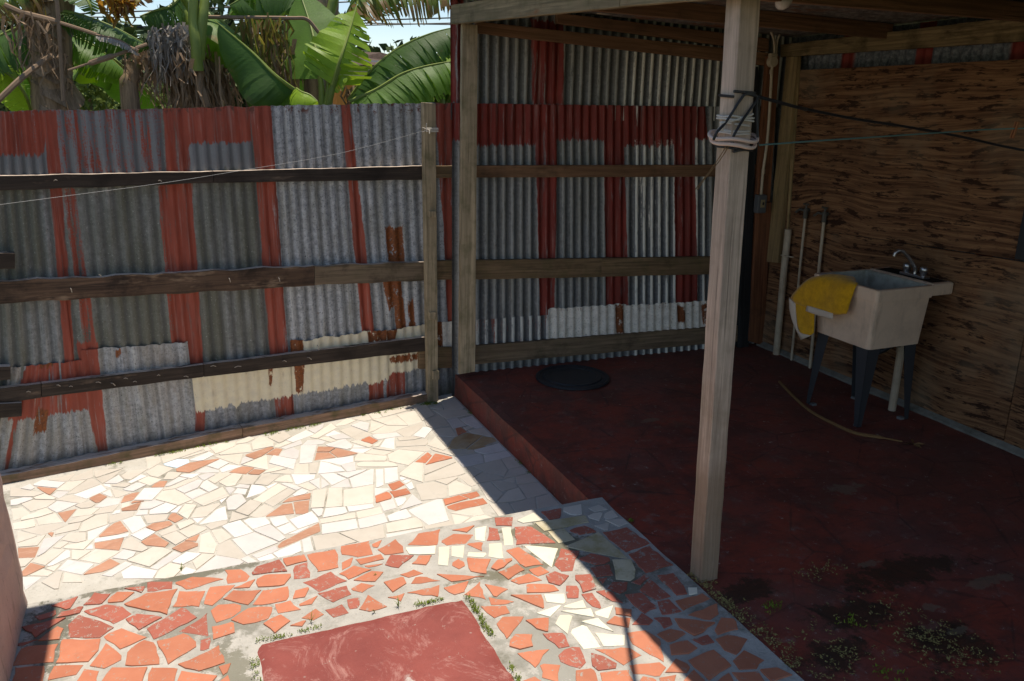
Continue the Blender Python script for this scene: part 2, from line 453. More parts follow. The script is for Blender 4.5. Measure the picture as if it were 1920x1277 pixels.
w 1057,5291 1029,5260 1068,5214 1106,5188 1179,5245
w 920,4716 929,4830 925,4835 807,4763 804,4753
c 325,5640 398,5646 448,5687 455,5698 423,5752 332,5674
c -423,4884 -388,4970 -482,4959 -525,4891 -508,4888
c 1490,5289 1550,5296 1519,5330 1391,5366 1387,5303
c -550,4488 -509,4571 -510,4583 -639,4562 -651,4546 -628,4527
w -983,5253 -974,5182 -941,5173 -863,5222 -877,5250 -916,5265
c 1580,4620 1431,4614 1484,4533 1583,4600
o 1874,5390 1830,5379 1817,5323 1806,5249 1889,5293
w -448,4185 -404,4153 -307,4247 -342,4283
c -692,5422 -657,5522 -804,5472 -721,5422
c -898,4840 -880,4693 -807,4725 -791,4738
b -282,5102 -324,5102 -366,5077 -383,4987 -318,5002
b -822,4360 -814,4319 -796,4314 -717,4374 -790,4440
w -339,4298 -305,4323 -292,4362 -352,4409 -405,4342
b -670,4863 -663,4848 -617,4997 -713,4985
w -499,4548 -336,4550 -329,4580 -331,4587 -495,4592 -501,4587
c 297,4542 215,4647 188,4517
b -518,5039 -500,5038 -460,5101 -503,5162 -550,5123 -556,5106
w -410,5273 -374,5308 -405,5398 -483,5300
w -681,4376 -609,4434 -613,4500 -626,4512 -635,4510 -712,4382 -702,4373
o 1558,4302 1628,4318 1630,4341 1627,4384 1517,4376
c 88,4467 158,4502 176,4513 182,4543 171,4551 91,4549 61,4528
c -886,4500 -861,4412 -811,4413 -781,4486 -810,4495
c -625,4187 -535,4150 -548,4211 -552,4223 -622,4282
w 289,4073 368,4097 405,4115 396,4165 269,4112
c -401,5067 -337,5105 -440,5209 -417,5074
w -819,4311 -783,4173 -723,4275 -773,4299
w -126,5122 -105,5123 -5,5192 -55,5233 -127,5154 -135,5125
c 722,4771 700,4834 673,4868 620,4848 682,4750
b -859,5384 -828,5325 -795,5270 -777,5247 -747,5324 -854,5391
c 980,5463 939,5548 927,5562 870,5538 938,5446
c -557,4986 -537,4992 -519,5021 -547,5072 -604,5061 -628,5041 -595,4996
c -571,4385 -511,4458 -604,4505 -599,4406
c 685,5533 653,5577 570,5526 565,5489 590,5475
c 1561,5060 1652,4933 1665,4933 1659,4972 1582,5096 1553,5102
w 157,5190 154,5215 118,5224 55,5206 79,5141 92,5130
c -82,4531 -96,4604 -184,4537 -166,4496
t 1824,4980 1925,5004 1850,5062 1782,4999
c -738,5184 -809,5274 -864,5245 -849,5215 -756,5175
b -274,4953 -281,4953 -377,4904 -374,4877 -294,4857 -279,4924
b -217,5145 -211,5141 -145,5120 -123,5201 -166,5217 -197,5189
b -61,4647 -49,4660 -87,4734 -105,4743 -117,4727 -132,4682 -94,4622
c 593,5118 590,5126 548,5174 474,5139 444,5105 452,5101
c 9,4583 -3,4614 -17,4632 -86,4599 -72,4528
b 352,5132 372,5113 416,5092 462,5143 395,5186
w 1039,5575 1001,5651 923,5581 939,5561
c 485,5096 489,5089 577,5041 612,5028 599,5110
w 636,4805 574,4902 549,4917 526,4911 595,4794 602,4787
w 1138,4596 1137,4611 1056,4648 1032,4548
w 766,4909 693,4881 738,4754
c 1784,5833 1840,5789 1868,5780 1886,5871 1784,5844
w 1124,4362 1162,4380 1196,4427 1198,4460 1133,4468
w -675,5256 -740,5286 -768,5239 -727,5185 -711,5193
w -51,5242 13,5189 24,5191 74,5242 15,5257 5,5258 -42,5262
c -577,4822 -513,4880 -594,4888 -647,4820
w -330,5248 -240,5324 -276,5362 -352,5268
w 411,5338 365,5401 344,5383 324,5294 331,5289
w 327,4912 271,4945 242,4889 307,4842
w 571,4734 579,4711 639,4719 662,4736 666,4753 638,4796 628,4790
w 667,4403 689,4414 710,4478 706,4500 644,4514
w 262,4003 295,4026 249,4113 228,4105 211,4091
c -438,5241 -364,5196 -337,5221 -343,5247 -353,5257 -440,5262
c -696,4272 -675,4299 -726,4355 -782,4313
w 314,4010 380,4041 364,4087 286,4063
w 759,4763 804,4794 785,4878 773,4898 749,4764
w -86,4067 -47,4018 -8,4066 -56,4115
w 347,4962 335,4970 288,4998 254,4965 334,4918
c 1308,5143 1304,5177 1241,5234 1192,5243 1185,5238
w -889,5357 -871,5383 -904,5453 -949,5406
w -233,4838 -286,4853 -300,4795 -237,4780
w 1248,4545 1281,4556 1292,4650 1242,4617
w 218,4886 224,4875 258,4941 232,4980 208,4980 202,4977
c 1897,4411 1922,4483 1885,4479 1829,4466
w -439,5091 -430,5101 -447,5198 -458,5193 -493,5164
c -663,4546 -626,4595 -646,4611 -676,4612 -699,4566
w 1082,5355 1060,5299 1146,5267
c 1207,5262 1234,5262 1294,5365 1187,5270
c 1956,5353 1943,5385 1891,5376 1894,5319
c -378,4913 -334,4936 -335,4989 -378,4979
b 27,4440 -36,4406 -50,4394 5,4366
c -25,5519 137,5580 62,5577 -16,5534 -32,5522
c 139,5669 109,5649 121,5593 157,5594
w -49,4819 -68,4819 -116,4759 -81,4741
c -672,4309 -645,4371 -701,4364 -713,4354
w 475,4266 524,4261 592,4302 599,4314 530,4292
w 22,4572 61,4628 -3,4640
w 498,4919 508,4936 501,4940 436,4902 449,4872
w 1293,4669 1273,4698 1242,4679 1250,4641
w -381,4859 -385,4898 -408,4898 -427,4851
w 1275,4709 1251,4744 1238,4737 1233,4715 1239,4687
w -445,5227 -451,5279 -481,5290 -489,5286 -479,5262
w 207,4841 157,4814 164,4768
w -503,4477 -508,4530 -522,4524 -539,4489
b -314,4986 -325,4976 -325,4958 -262,4963 -256,4964
c 0,4830 14,4845 2,4867 -31,4849
b -716,4695 -711,4742 -727,4750 -740,4741"""
RED_TILES="""r -599,3645 -539,3592 -519,3596 -498,3681
r -393,3586 -367,3651 -433,3687 -473,3600 -408,3582
o -373,3584 -314,3567 -272,3624 -291,3641 -340,3655 -371,3612 -380,3589
r -217,3614 -189,3606 -113,3598 -112,3659 -203,3690 -217,3690
r -311,3677 -295,3660 -242,3612 -228,3639 -228,3659
o -300,3526 -141,3397 -93,3584 -220,3598 -311,3545
o -37,3560 106,3595 106,3602 -30,3670 -101,3644 -102,3630 -59,3567
o 152,3541 191,3540 199,3544 219,3579 185,3657 117,3672 117,3548
r -482,3545 -471,3588 -486,3592 -558,3577 -571,3540
r -657,3585 -633,3545 -576,3558 -571,3574 -579,3606
r -470,3548 -366,3430 -344,3407 -278,3461 -316,3532 -382,3577 -468,3558
r -308,3423 -246,3320 -157,3387 -261,3454 -284,3442
r -516,3376 -494,3364 -397,3331 -340,3387 -454,3505 -480,3530 -493,3529 -523,3469
r -698,3521 -639,3431 -632,3432 -534,3531
r -225,3320 -193,3238 -59,3301 -20,3332 -63,3418 -84,3427
r 22,3339 20,3348 -97,3257 7,3182 17,3185
o 22,3530 -86,3564 -115,3450 -8,3409
o 9,3422 44,3396 73,3428 83,3441 149,3530 42,3551 33,3531 11,3439
o 192,3344 253,3446 137,3481 92,3434 88,3429
o 138,3496 207,3482 235,3544
o -624,3393 -545,3377 -533,3452 -564,3476
r -700,3394 -678,3380 -637,3398 -632,3401 -627,3408 -700,3404
o -700,3259 -554,3228 -548,3346 -657,3377 -682,3367 -700,3288
o -423,3179 -397,3243 -392,3318 -535,3367 -537,3357 -544,3215
o -368,3113 -307,3148 -306,3177 -369,3281 -423,3151
o -216,3263 -219,3271 -316,3367 -361,3352 -383,3330 -370,3305 -316,3216
o -275,3092 -168,3067 -191,3218 -229,3245 -247,3236 -294,3184 -298,3101
o -168,3143 -144,3054 -32,3127 -31,3161 -59,3216 -80,3231 -180,3220
o 49,3266 114,3279 157,3315 159,3357 133,3379 62,3400 28,3361
o 31,3145 122,3166 119,3231 109,3243 29,3238 29,3213
o 153,3208 246,3205 262,3215 281,3287 279,3304 183,3322 108,3261
o 231,3182 271,3097 337,3161 308,3224 298,3225
r -23,3098 -8,3088 13,3097 20,3142 19,3174 -19,3163
o 65,2984 50,3100 -110,3034 -51,2977 -34,2967
o -563,3113 -463,3114 -444,3174 -509,3193 -551,3202 -566,3144
o -684,3085 -567,3042 -584,3212 -676,3242 -683,3243
o -480,3026 -390,2981 -386,3111 -443,3141
o -379,2994 -245,2911 -217,3058 -346,3108 -377,3039
o -229,2936 -135,2889 -106,3016 -121,3029 -198,3060 -205,3062
o -118,2916 -14,2849 31,2915 -94,2990 -106,2967
o 34,2959 51,2907 66,2920 83,2976 33,2967
o 19,2865 86,2813 66,2906
r 383,3556 361,3674 254,3648 223,3598 231,3580
o 375,3674 377,3647 386,3600 487,3613 479,3678
r 401,3479 470,3463 476,3465 483,3602 419,3593 407,3557
o 511,3504 512,3496 614,3502 633,3656 627,3672 491,3672
o 231,3508 243,3473 333,3445 360,3444 392,3504 393,3524 299,3558 278,3561 244,3537
o 204,3334 278,3321 344,3324 357,3329 367,3350 367,3432 260,3436 250,3419
o 373,3319 429,3316 455,3377 450,3386 394,3382 369,3328
o 393,3259 442,3254 475,3312 389,3269
o 343,3233 391,3230 361,3314 290,3310 299,3236
o 431,3133 476,3157 450,3216 385,3165
o 716,3562 749,3557 789,3561 800,3690 741,3690 656,3687 646,3608
o 806,3630 824,3612 834,3618 863,3677 808,3655
o 949,3583 925,3663 823,3598 816,3594 842,3537 932,3523
o 621,3476 635,3480 663,3496 671,3511 693,3564 687,3567 630,3541
o 696,3536 713,3485 826,3499 831,3535 823,3553 699,3542
o 724,3473 727,3463 744,3446 813,3460 749,3477
r 499,3339 624,3377 570,3480 435,3437 489,3337
o 605,3451 635,3381 748,3427 681,3493
o 651,3366 743,3324 795,3386 747,3415 697,3395
r 817,3443 874,3397 968,3476 879,3521 863,3523
o 969,3588 1065,3543 1111,3532 1167,3673 1051,3673
o 1129,3548 1148,3510 1174,3504 1241,3494 1302,3557 1305,3567 1211,3612 1136,3565
o 1220,3642 1283,3594 1342,3646
o 941,3411 1003,3373 1047,3438 1049,3445 1021,3456 989,3466
o 895,3297 971,3316 934,3361 862,3338
o 888,3245 930,3229 1025,3229 945,3298 925,3293 888,3252
o 770,3302 799,3205 871,3258 871,3310 861,3323
o 629,3289 667,3262 733,3296 682,3336 627,3308
r 481,3324 487,3313 533,3233 619,3265 613,3346
o 622,3134 666,3104 746,3116 687,3232
r 487,3188 514,3118 585,3133 564,3207
r 590,3158 622,3153 637,3177 647,3229 588,3233 582,3185
o 851,3181 978,3104 1006,3190 853,3186
o 765,3182 816,3128 841,3187
o 334,3131 379,3107 401,3141 390,3148
k 950,3547 951,3497 992,3477 1071,3452 1094,3524 954,3560
k 1052,3355 1096,3330 1157,3497 1101,3510
k 1136,3408 1187,3371 1230,3481 1184,3491 1168,3494
k 1336,3480 1400,3620 1338,3620 1332,3615 1298,3510
r 1346,3477 1412,3464 1414,3470 1445,3572 1405,3601 1397,3586
k 1412,3407 1460,3400 1499,3519 1513,3562 1494,3571 1463,3576
k 1301,3338 1345,3305 1365,3300 1374,3320 1410,3437 1345,3452
k 1276,3339 1298,3360 1305,3379 1222,3413 1208,3378
o 1246,3484 1293,3398 1326,3473 1315,3482 1254,3492
o 1110,3325 1133,3287 1173,3303 1178,3335 1167,3368 1161,3373 1120,3352
o 1175,3243 1239,3200 1303,3311 1199,3370 1192,3354
o 1272,3234 1296,3207 1339,3221 1403,3267 1401,3279 1392,3282 1327,3298 1285,3258
o 1018,3278 1066,3191 1141,3187 1223,3188
o 1011,3156 1047,3090 1095,3101 1101,3106 1141,3176 1122,3177 1013,3164
o 1085,3078 1166,3011 1187,3157 1094,3086
o 1217,3008 1287,3051 1203,3123 1201,3021
o 1171,2966 1184,2960 1231,2946 1273,2949 1247,2972 1179,3023
o 1119,2968 1149,2868 1223,2878 1228,2935
o 1136,2826 1147,2714 1171,2732 1269,2832 1191,2862 1183,2861
o 1132,2666 1168,2635 1227,2635 1254,2707 1187,2729 1147,2700
o 1148,2617 1180,2510 1205,2531 1279,2599
o 1177,2446 1226,2403 1278,2490 1269,2499 1217,2526 1204,2516
o 1090,2448 1173,2412 1153,2468
o 1289,3193 1316,3122 1425,3170 1405,3231
o 1431,3188 1522,3179 1520,3187 1478,3367 1468,3370 1406,3365 1402,3356 1419,3222
o 1432,3160 1445,3119 1457,3093 1527,3113 1502,3169 1493,3170 1445,3166
o 1318,3105 1346,3061 1404,3060 1459,3060 1449,3084 1423,3140
r 1590,3045 1544,3103 1492,3089 1480,3032 1520,2984
o 1412,2966 1493,2955 1491,3001 1477,3018 1389,3049 1374,3049 1351,2985
o 1276,2998 1370,2857 1382,2859 1407,2956
r 1505,2889 1537,2870 1553,2872 1581,2928 1588,2965 1536,2978
r 1607,2899 1666,2904 1691,3022 1613,3042 1588,2901
r 1661,3337 1661,3353 1615,3535 1524,3558 1469,3392
r 1570,3156 1574,3088 1630,3076 1735,3225 1708,3250 1664,3280 1641,3254
o 1265,2804 1282,2730 1313,2703 1327,2699 1364,2782 1349,2797
r 1291,2694 1317,2578 1365,2579 1379,2650 1374,2674
r 1282,2502 1340,2443 1352,2443 1380,2464 1396,2508 1397,2557 1370,2568 1332,2568 1297,2543
o 1508,2398 1608,2425 1589,2487 1448,2523
r 1474,2389 1488,2415 1459,2476 1426,2508 1387,2437 1399,2403
o 1284,2364 1361,2333 1386,2391 1385,2410 1378,2431 1319,2433
o 1362,2309 1481,2262 1509,2346 1513,2362 1458,2380 1398,2392
o 1606,2291 1657,2324 1659,2346 1651,2362 1532,2388 1518,2339 1590,2291
o 1714,2268 1736,2280 1747,2292 1746,2313 1723,2355 1637,2298
o 1638,2419 1670,2355 1730,2483 1705,2563 1624,2572 1603,2496
o 1583,2651 1653,2599 1692,2656 1633,2696 1580,2663
o 1646,2703 1674,2681 1701,2663 1727,2708 1668,2747 1653,2729
r 1673,2609 1740,2587 1775,2607 1751,2673
r 1838,2551 1855,2606 1786,2623 1786,2543
r 1742,2829 1787,2842 1805,2873 1822,2903 1809,2911 1757,2927 1705,2889
r 1642,2884 1675,2790 1715,2766 1715,2852 1696,2883
r 1570,2881 1580,2791 1603,2767 1617,2769 1626,2885 1575,2892
r 1766,2665 1836,2678 1840,2691 1835,2797 1832,2808 1757,2817 1755,2694
r 1831,2890 1867,2855 1938,2900 1928,2938
r 1879,2731 1946,2732 1927,2880 1838,2824 1867,2732
r 1972,2724 2020,2722 2047,2775 2057,2889 1972,2899
r 1870,2614 1924,2618 1924,2717 1862,2721 1845,2672 1831,2624
o 1935,2623 2099,2654 2092,2700 1941,2695 1935,2647
o 1936,2587 1983,2531 2007,2518 2063,2544 2105,2614
o 1893,2448 2000,2490 2015,2501 1867,2582 1852,2522 1878,2447
o 2081,2419 2105,2471 2105,2492 2056,2518 1972,2454 1971,2421
o 1746,2466 1752,2452 1783,2454 1855,2480 1849,2496 1808,2535 1760,2528 1731,2517
r 1849,2434 1875,2383 1928,2387 1932,2439
o 1719,2382 1793,2357 1850,2383 1832,2445 1741,2441
o 1933,2326 1962,2289 1992,2302 2073,2356 2012,2409 1965,2410 1940,2403
o 1910,2239 1913,2280 1898,2351 1759,2329 1770,2197
o 1985,2187 2052,2221 2012,2298 1923,2262 1918,2205
o 1626,2200 1716,2159 1759,2203 1754,2258 1749,2275 1634,2210
o 1754,2160 1844,2119 1866,2191 1866,2212
o 1877,2106 1951,2065 1964,2112 1981,2177 1877,2204
o 1988,2163 1990,2096 2089,2105 2065,2166 1997,2179 1992,2176
o 1512,2289 1536,2213 1566,2238 1584,2276 1574,2289 1545,2308
o 1569,2217 1612,2200 1670,2273 1659,2278 1598,2280
r 1930,3276 1946,3132 2105,3165 2072,3348 1925,3349
r 1939,2939 2094,2950 2083,3148 1948,3111 1934,2959
s 1822,3161 1899,3093 1929,3082 1921,3256 1913,3357 1688,3288
s 1643,3560 1657,3463 1919,3467 1930,3536
s 1673,3326 1770,3335 1762,3454 1668,3452
s 1870,2921 1909,2981 1931,3053 1933,3069 1850,3100 1781,2942 1838,2906
k 1567,3613 1588,3576 1705,3566 1684,3660
r 1729,3657 1732,3565 1798,3560 1845,3657
c 1841,3623 1862,3575 1890,3556 1923,3554 1967,3657 1858,3658
c 1936,3505 1974,3461 2031,3526 2024,3546 1980,3545 1940,3532
c 1982,3606 1998,3556 2077,3557 2056,3625
c 2052,3456 2089,3465 2096,3540 2042,3522 2017,3493 2016,3465
c 2041,3368 2105,3385 2105,3431 2006,3457
c 1927,3423 1952,3360 1970,3360 2009,3417 2005,3429
r 1778,3411 1813,3369 1900,3364 1909,3367 1874,3445 1856,3445 1777,3425
k 1503,3370 1545,3140 1652,3289 1532,3362
r 1697,3152 1751,3077 1798,3074 1833,3091 1843,3116 1796,3168 1777,3185 1706,3164
r 1784,2976 1805,3025 1813,3062 1712,3069 1705,2983
r 1702,2973 1713,2929 1750,2968
k 1467,2853 1477,2854 1485,2866 1506,2924 1418,2952 1405,2893
k 1457,2833 1501,2803 1551,2791 1562,2850 1469,2842
k 1456,2847 1447,2853 1331,2834 1376,2785
k 1434,2808 1492,2757 1542,2717 1550,2717 1563,2776
k 1564,2731 1601,2689 1659,2753 1669,2765 1569,2752
k 1387,2665 1390,2652 1468,2762 1455,2772 1417,2787 1409,2780 1372,2736
k 1576,2597 1565,2680 1560,2706 1478,2707
k 1492,2674 1476,2692 1423,2679 1409,2659 1408,2545 1479,2527
k 1490,2528 1510,2518 1572,2502 1606,2554 1608,2562 1499,2618 1495,2588
k 2027,2711 2035,2709 2069,2710 2094,2749 2052,2762
r 1525,3570 1563,3661 1465,3685 1447,3607 1519,3571"""

# ---------------------------------------------------------------- corrugated iron
PITCH_C=.076
def metal(name,plane,red=(),cream=(),white=(),rust=(),grey=(),olive=0.,ridge=0.,lean=0.,tone=1.,streak=0.,seed=0,toprust=False,warm=0.,speck=1.,groove_shade=0.,redc=(.36,.075,.045)):
    """galvanised iron with areas of old paint; areas are quads on the wall: (xl,xr,y_top, xl,xr,y_bottom, cover)"""
    k=MB(name,.62,.35); S=k.sep(k.uvo); u0,v0=S[0],S[1]; cd=k.comb(u0,v0,float(seed))
    nj=k.noise(k.map(cd,(11,5,1)),1,4,.65); nf=k.noise(k.map(cd,(60,25,1)),1,3,.6)
    du=k.ma('MULTIPLY_ADD',nj,.030,-.015); du=k.ma('ADD',du,k.ma('MULTIPLY_ADD',nf,.008,-.004))
    u=k.ma('ADD',u0,du)
    njv=k.noise(k.map(cd,(26,3,4)),1,5,.75); v=k.ma('ADD',v0,k.ma('MULTIPLY_ADD',njv,.16,-.08))
    # worn streaks running down the sheet
    st=k.noise(k.map(cd,(34,2.2,2)),1,5,.7); chips=k.noise(cd,85,4,.7)
    def area(q):
        xl,xr,yt,xl2,xr2,yb,cov=q
        pts=[plane.uv(plane.at(*p)) for p in ((xl,yt),(xr,yt),(xl2,yb),(xr2,yb))]
        vt=(pts[0][1]+pts[1][1])/2; vb=(pts[2][1]+pts[3][1])/2
        def side(a,b,sg):
            kk=(a[0]-b[0])/(a[1]-b[1]); cc=a[0]-kk*a[1]
            e=k.ma('MULTIPLY_ADD',v0,-kk,u)       # u-kk*v
            return k.lin(e,sg*160.,-sg*160.*cc+.5)
        mm=k.mul(side(pts[0],pts[2],1),side(pts[1],pts[3],-1))
        mm=k.mul(mm,k.mul(k.lin(v,120.,-120.*vb+.5),k.lin(v,-120.,120.*vt+.5)))
        if cov<1:
            w=k.ma('MULTIPLY_ADD',chips,.3,k.mul(st,.7)); mm=k.mul(mm,k.lin(w,14.,-14.*(1-cov)*.55-14*.23))
        return mm
    def union(Q):
        r=None
        for q in Q:
            a=area(q); r=a if r is None else k.mx(r,a)
        return r
    # zinc
    mott=k.noise(cd,30,6,.8); blot=k.noise(k.map(cd,(9,1.6,1)),1,5,.75); sp=k.noise(k.map(cd,(85,60,1)),1,4,.75); vst=k.noise(k.map(cd,(30,.7,3)),1,5,.75)
    c=k.mix(k.lin(mott,4.2,-1.6),tuple(x*tone for x in (.125,.133,.142)),tuple(x*tone for x in (.31,.318,.33)))
    bigm=k.noise(k.map(cd,(5,2.2,1),(3,1,0)),1,4,.7); c=k.mix(k.mul(k.lin(bigm,6,-3.1),.6),c,tuple(x*tone for x in (.30,.31,.325)))
    c=k.mix(k.mul(k.lin(vst,9,-4.7),.7),c,tuple(x*tone for x in (.36,.36,.35))); c=k.mix(k.mul(k.lin(vst,-9,3.9),.7),c,tuple(x*tone for x in (.07,.075,.08)))
    c=k.mix(k.mul(k.lin(blot,6,-2.9),.7),c,tuple(x*tone for x in (.15,.145,.12)))
    if olive: c=k.mix(k.mul(k.lin(k.noise(k.map(cd,(4,.8,1)),1,3,.6),3,-.7),olive),c,(.105,.105,.07))
    c=k.mix(k.lin(sp,9,-5.4),c,(.46,.47,.44)); c=k.mix(k.mul(k.lin(sp,-9*speck,3.7*speck+.5*(speck-1)),.9),c,(.035,.04,.045))
    if warm: c=k.mix(k.mul(k.lin(k.noise(k.map(cd,(7,1.2,5)),1,4,.7),5,-2.2),warm),c,(.33,.27,.20))
    for q in grey: c=k.mix(k.mul(area(q),.75),c,(.20,.21,.225))
    if streak: c=k.mix(k.mul(k.lin(k.noise(k.map(cd,(45,1.1,6)),1,4,.7),6,-3.1),streak),c,(.36,.075,.06))
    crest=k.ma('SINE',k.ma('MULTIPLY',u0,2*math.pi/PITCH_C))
    if groove_shade: c=k.mix(k.mul(k.lin(crest,-1.3,-.25),groove_shade),c,(.045,.047,.048))  # troughs darkened: corrugation shade painted into the zinc colour
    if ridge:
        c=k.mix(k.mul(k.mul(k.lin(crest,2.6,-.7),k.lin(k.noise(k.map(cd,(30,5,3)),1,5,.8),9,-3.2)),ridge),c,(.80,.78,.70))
        c=k.mix(k.mul(k.lin(crest,-1.1,-.1),.6),c,(.03,.032,.035))  # shadow between the ridges, put into the colour
    if red:
        m_=union(red); wear=k.lin(chips,-13,9.6)
        wear=k.mul(wear,k.lin(k.noise(k.map(cd,(24,1.4,8)),1,5,.75),-9,6.1))
        rc=k.mix(k.lin(k.noise(k.map(cd,(8,2,1)),1,4,.6),3,-1),redc,tuple(x*.60 for x in redc)); rc=k.mix(k.mul(k.lin(k.noise(k.map(cd,(40,1.5,9)),1,4,.7),8,-4.4),.5),rc,(.36,.20,.17))
        c=k.mix(k.mul(m_,wear),c,rc)
    if cream:
        m_=union(cream); cc=k.mix(k.lin(k.noise(cd,13,5,.7),3,-1.2),(.74,.66,.47),(.60,.54,.42)); cc=k.mix(k.lin(sp,9,-5.6),cc,(.2,.15,.1))
        c=k.mix(k.mul(m_,k.lin(chips,-12,9.4)),c,cc)
    if white:
        m_=union(white); cc=k.mix(k.lin(k.noise(cd,17,5,.7),4,-1.7),(.84,.79,.70),(.62,.57,.49))
        c=k.mix(k.mul(m_,k.lin(chips,-14,9.2)),c,cc)
    if rust:
        m_=union(rust); rr=k.mix(k.lin(k.noise(cd,60,5,.7),3,-1),(.30,.085,.018),(.10,.032,.014))
        c=k.mix(k.mul(m_,k.lin(k.noise(k.map(cd,(22,13,1)),1,5,.7),20,-7.4)),c,rr)
        halo=k.noise(k.map(cd,(30,6,1)),1,4,.6)
    hole=k.lin(k.voro(cd,3.6),-26,1.15); c=k.mix(k.mul(hole,.8),c,(.10,.045,.025))
    run=k.voro(k.map(cd,(9,2.3,1)),1); c=k.mix(k.mul(k.lin(run,-9,.75),.5),c,(.16,.085,.05))
    if toprust: c=k.mix(k.mul(k.lin(v0,26,-26*2.185),k.lin(k.noise(k.map(cd,(26,20,7)),1,4,.7),18,-9.6)),c,(.13,.045,.03))
    # nail heads and dirt along the foot
    foot=k.lin(v,-9.,1.0+9*.02); c=k.mix(k.mul(foot,.75),c,(.05,.052,.04))
    k.col(c); k.rgh(k.ma('MULTIPLY_ADD',mott,.35,.45)); k.bump(k.ma('ADD',mott,k.mul(chips,.4)),.25,.003)
    k.b.inputs['Metallic'].default_value=0.0
    return k.m
def sheet(name,pl,quad,off,mat,parent,amp=.009,wav=0.,seed=0,cols=10,rows=9):
    """one corrugated sheet; quad = tl,tr,bl,br in wall coordinates (u,v)"""
    tl,tr,bl,br=quad
    W=max(tr[0]-tl[0],br[0]-bl[0]); n=max(4,int(W/PITCH_C*cols)); V=[];UV=[];Fa=[]
    O=pl.pt(bl[0],bl[1],off); M=frame(O,pl.d,Vector((0,0,1))); Mi=M.inverted()
    rr=random.Random(seed)
    for side in (0,1):
        for j in range(rows+1):
            s=j/rows
            for i in range(n+1):
                t=i/n
                ut=tl[0]+(tr[0]-tl[0])*t; ub=bl[0]+(br[0]-bl[0])*t
                vt=tl[1]+(tr[1]-tl[1])*t; vb=bl[1]+(br[1]-bl[1])*t
                if wav: vt+=wav*mnoise.noise(Vector((ut*9,seed,3)))+wav*.5*mnoise.noise(Vector((ut*40,seed,7)))
                u=ub+(ut-ub)*s; v=vb+(vt-vb)*s
                ph=2*math.pi*(u-(ut-ub)*(s-1)*0)/PITCH_C
                # corrugations follow the lean of the sheet
                uc=ub
                ph=2*math.pi*(ub)/PITCH_C
                z=amp*math.sin(ph)+.006*mnoise.noise(Vector((u*2.2,v*1.6,seed)))+.003*mnoise.noise(Vector((u*9,v*5,seed)))
                V.append(Mi@pl.pt(u,v,off+z-side*.0015)); UV.append((ub,v))
    N=(n+1)*(rows+1)
    for j in range(rows):
        for i in range(n):
            a=j*(n+1)+i; Fa.append((a,a+1,a+n+2,a+n+1)); Fa.append((N+a,N+a+n+1,N+a+n+2,N+a+1))
    for i in range(n):
        a=rows*(n+1)+i; Fa.append((a,a+1,N+a+1,N+a)); Fa.append((i+1,i,N+i,N+i+1))
    for j in range(rows):
        a=j*(n+1); b=a+n+1; Fa.append((a,b,N+b,N+a)); a+=n;b+=n; Fa.append((b,a,N+a,N+b))
    return obj(name,V,Fa,mat,parent,uvs=UV,M=M,smooth=True)
def quv(pl,q): return [pl.uv(pl.at(*p)) for p in q]

# ---------------------------------------------------------------- the ground, patio, walkway, slab
k=MB('earth',.95,.1); k.col(k.mix(k.noise(k.obj,1.2,6,.7),(.06,.05,.03),(.05,.07,.02))); k.bump(k.noise(k.obj,8,5),.6,.05)
M_EARTH=k.m
tag(box('ground',-150,150,-60,240,-.6,-.06,M_EARTH),kind='structure')
def grout(name,a,b,stain,rough_b=.6,spots=()):
    k=MB(name,.9,.15); P=k.obj
    n1=k.noise(P,6,6,.7); n2=k.noise(P,90,4,.7); n3=k.noise(P,2.6,5,.75)
    c=k.mix(k.lin(n1,3,-1),a,b); c=k.mix(k.mul(k.lin(n3,7,-3.7),.7),c,stain); c=k.mix(k.lin(n2,8,-4.9),c,(.12,.11,.09))
    S=k.sep(P)
    for x,y,rx,ry,cl in spots:
        dx=k.ma('MULTIPLY_ADD',S[0],1/rx,-x/rx); dy=k.ma('MULTIPLY_ADD',S[1],1/ry,-y/ry)
        d=k.ma('SQRT',k.ma('ADD',k.mul(dx,dx),k.mul(dy,dy))); d=k.ma('ADD',d,k.ma('MULTIPLY_ADD',k.noise(P,13,6,.8),3.6,-1.8))
        c=k.mix(k.mul(k.lin(d,-3,3.0),.8),c,cl)
    k.col(c); k.bump(k.ma('ADD',n1,k.mul(n2,.4)),rough_b,.008); return k.m
M_GROUT=grout('patio_mortar',(.58,.55,.49),(.46,.43,.37),(.13,.12,.08))
M_WALK=grout('walkway_cement',(.54,.51,.455),(.37,.35,.31),(.12,.115,.075),.9,[(1.62,3.50,.22,.07,(.12,.11,.06)),(1.68,3.30,.20,.12,(.13,.12,.07)),(1.80,2.95,.16,.22,(.13,.12,.08)),(1.38,3.18,.3,.05,(.16,.15,.10)),(-.58,3.45,.10,.30,(.10,.10,.07)),(-.1,3.68,.5,.03,(.14,.13,.09)),(.08,2.9,.09,.25,(.19,.18,.13)),(1.25,2.6,.14,.4,(.30,.29,.25)),(.05,3.3,.3,.2,(.24,.23,.19))])
patio=tag(box('patio',-2.6,2.045,3.60,6.3,-.25,0,M_GROUT),kind='structure')
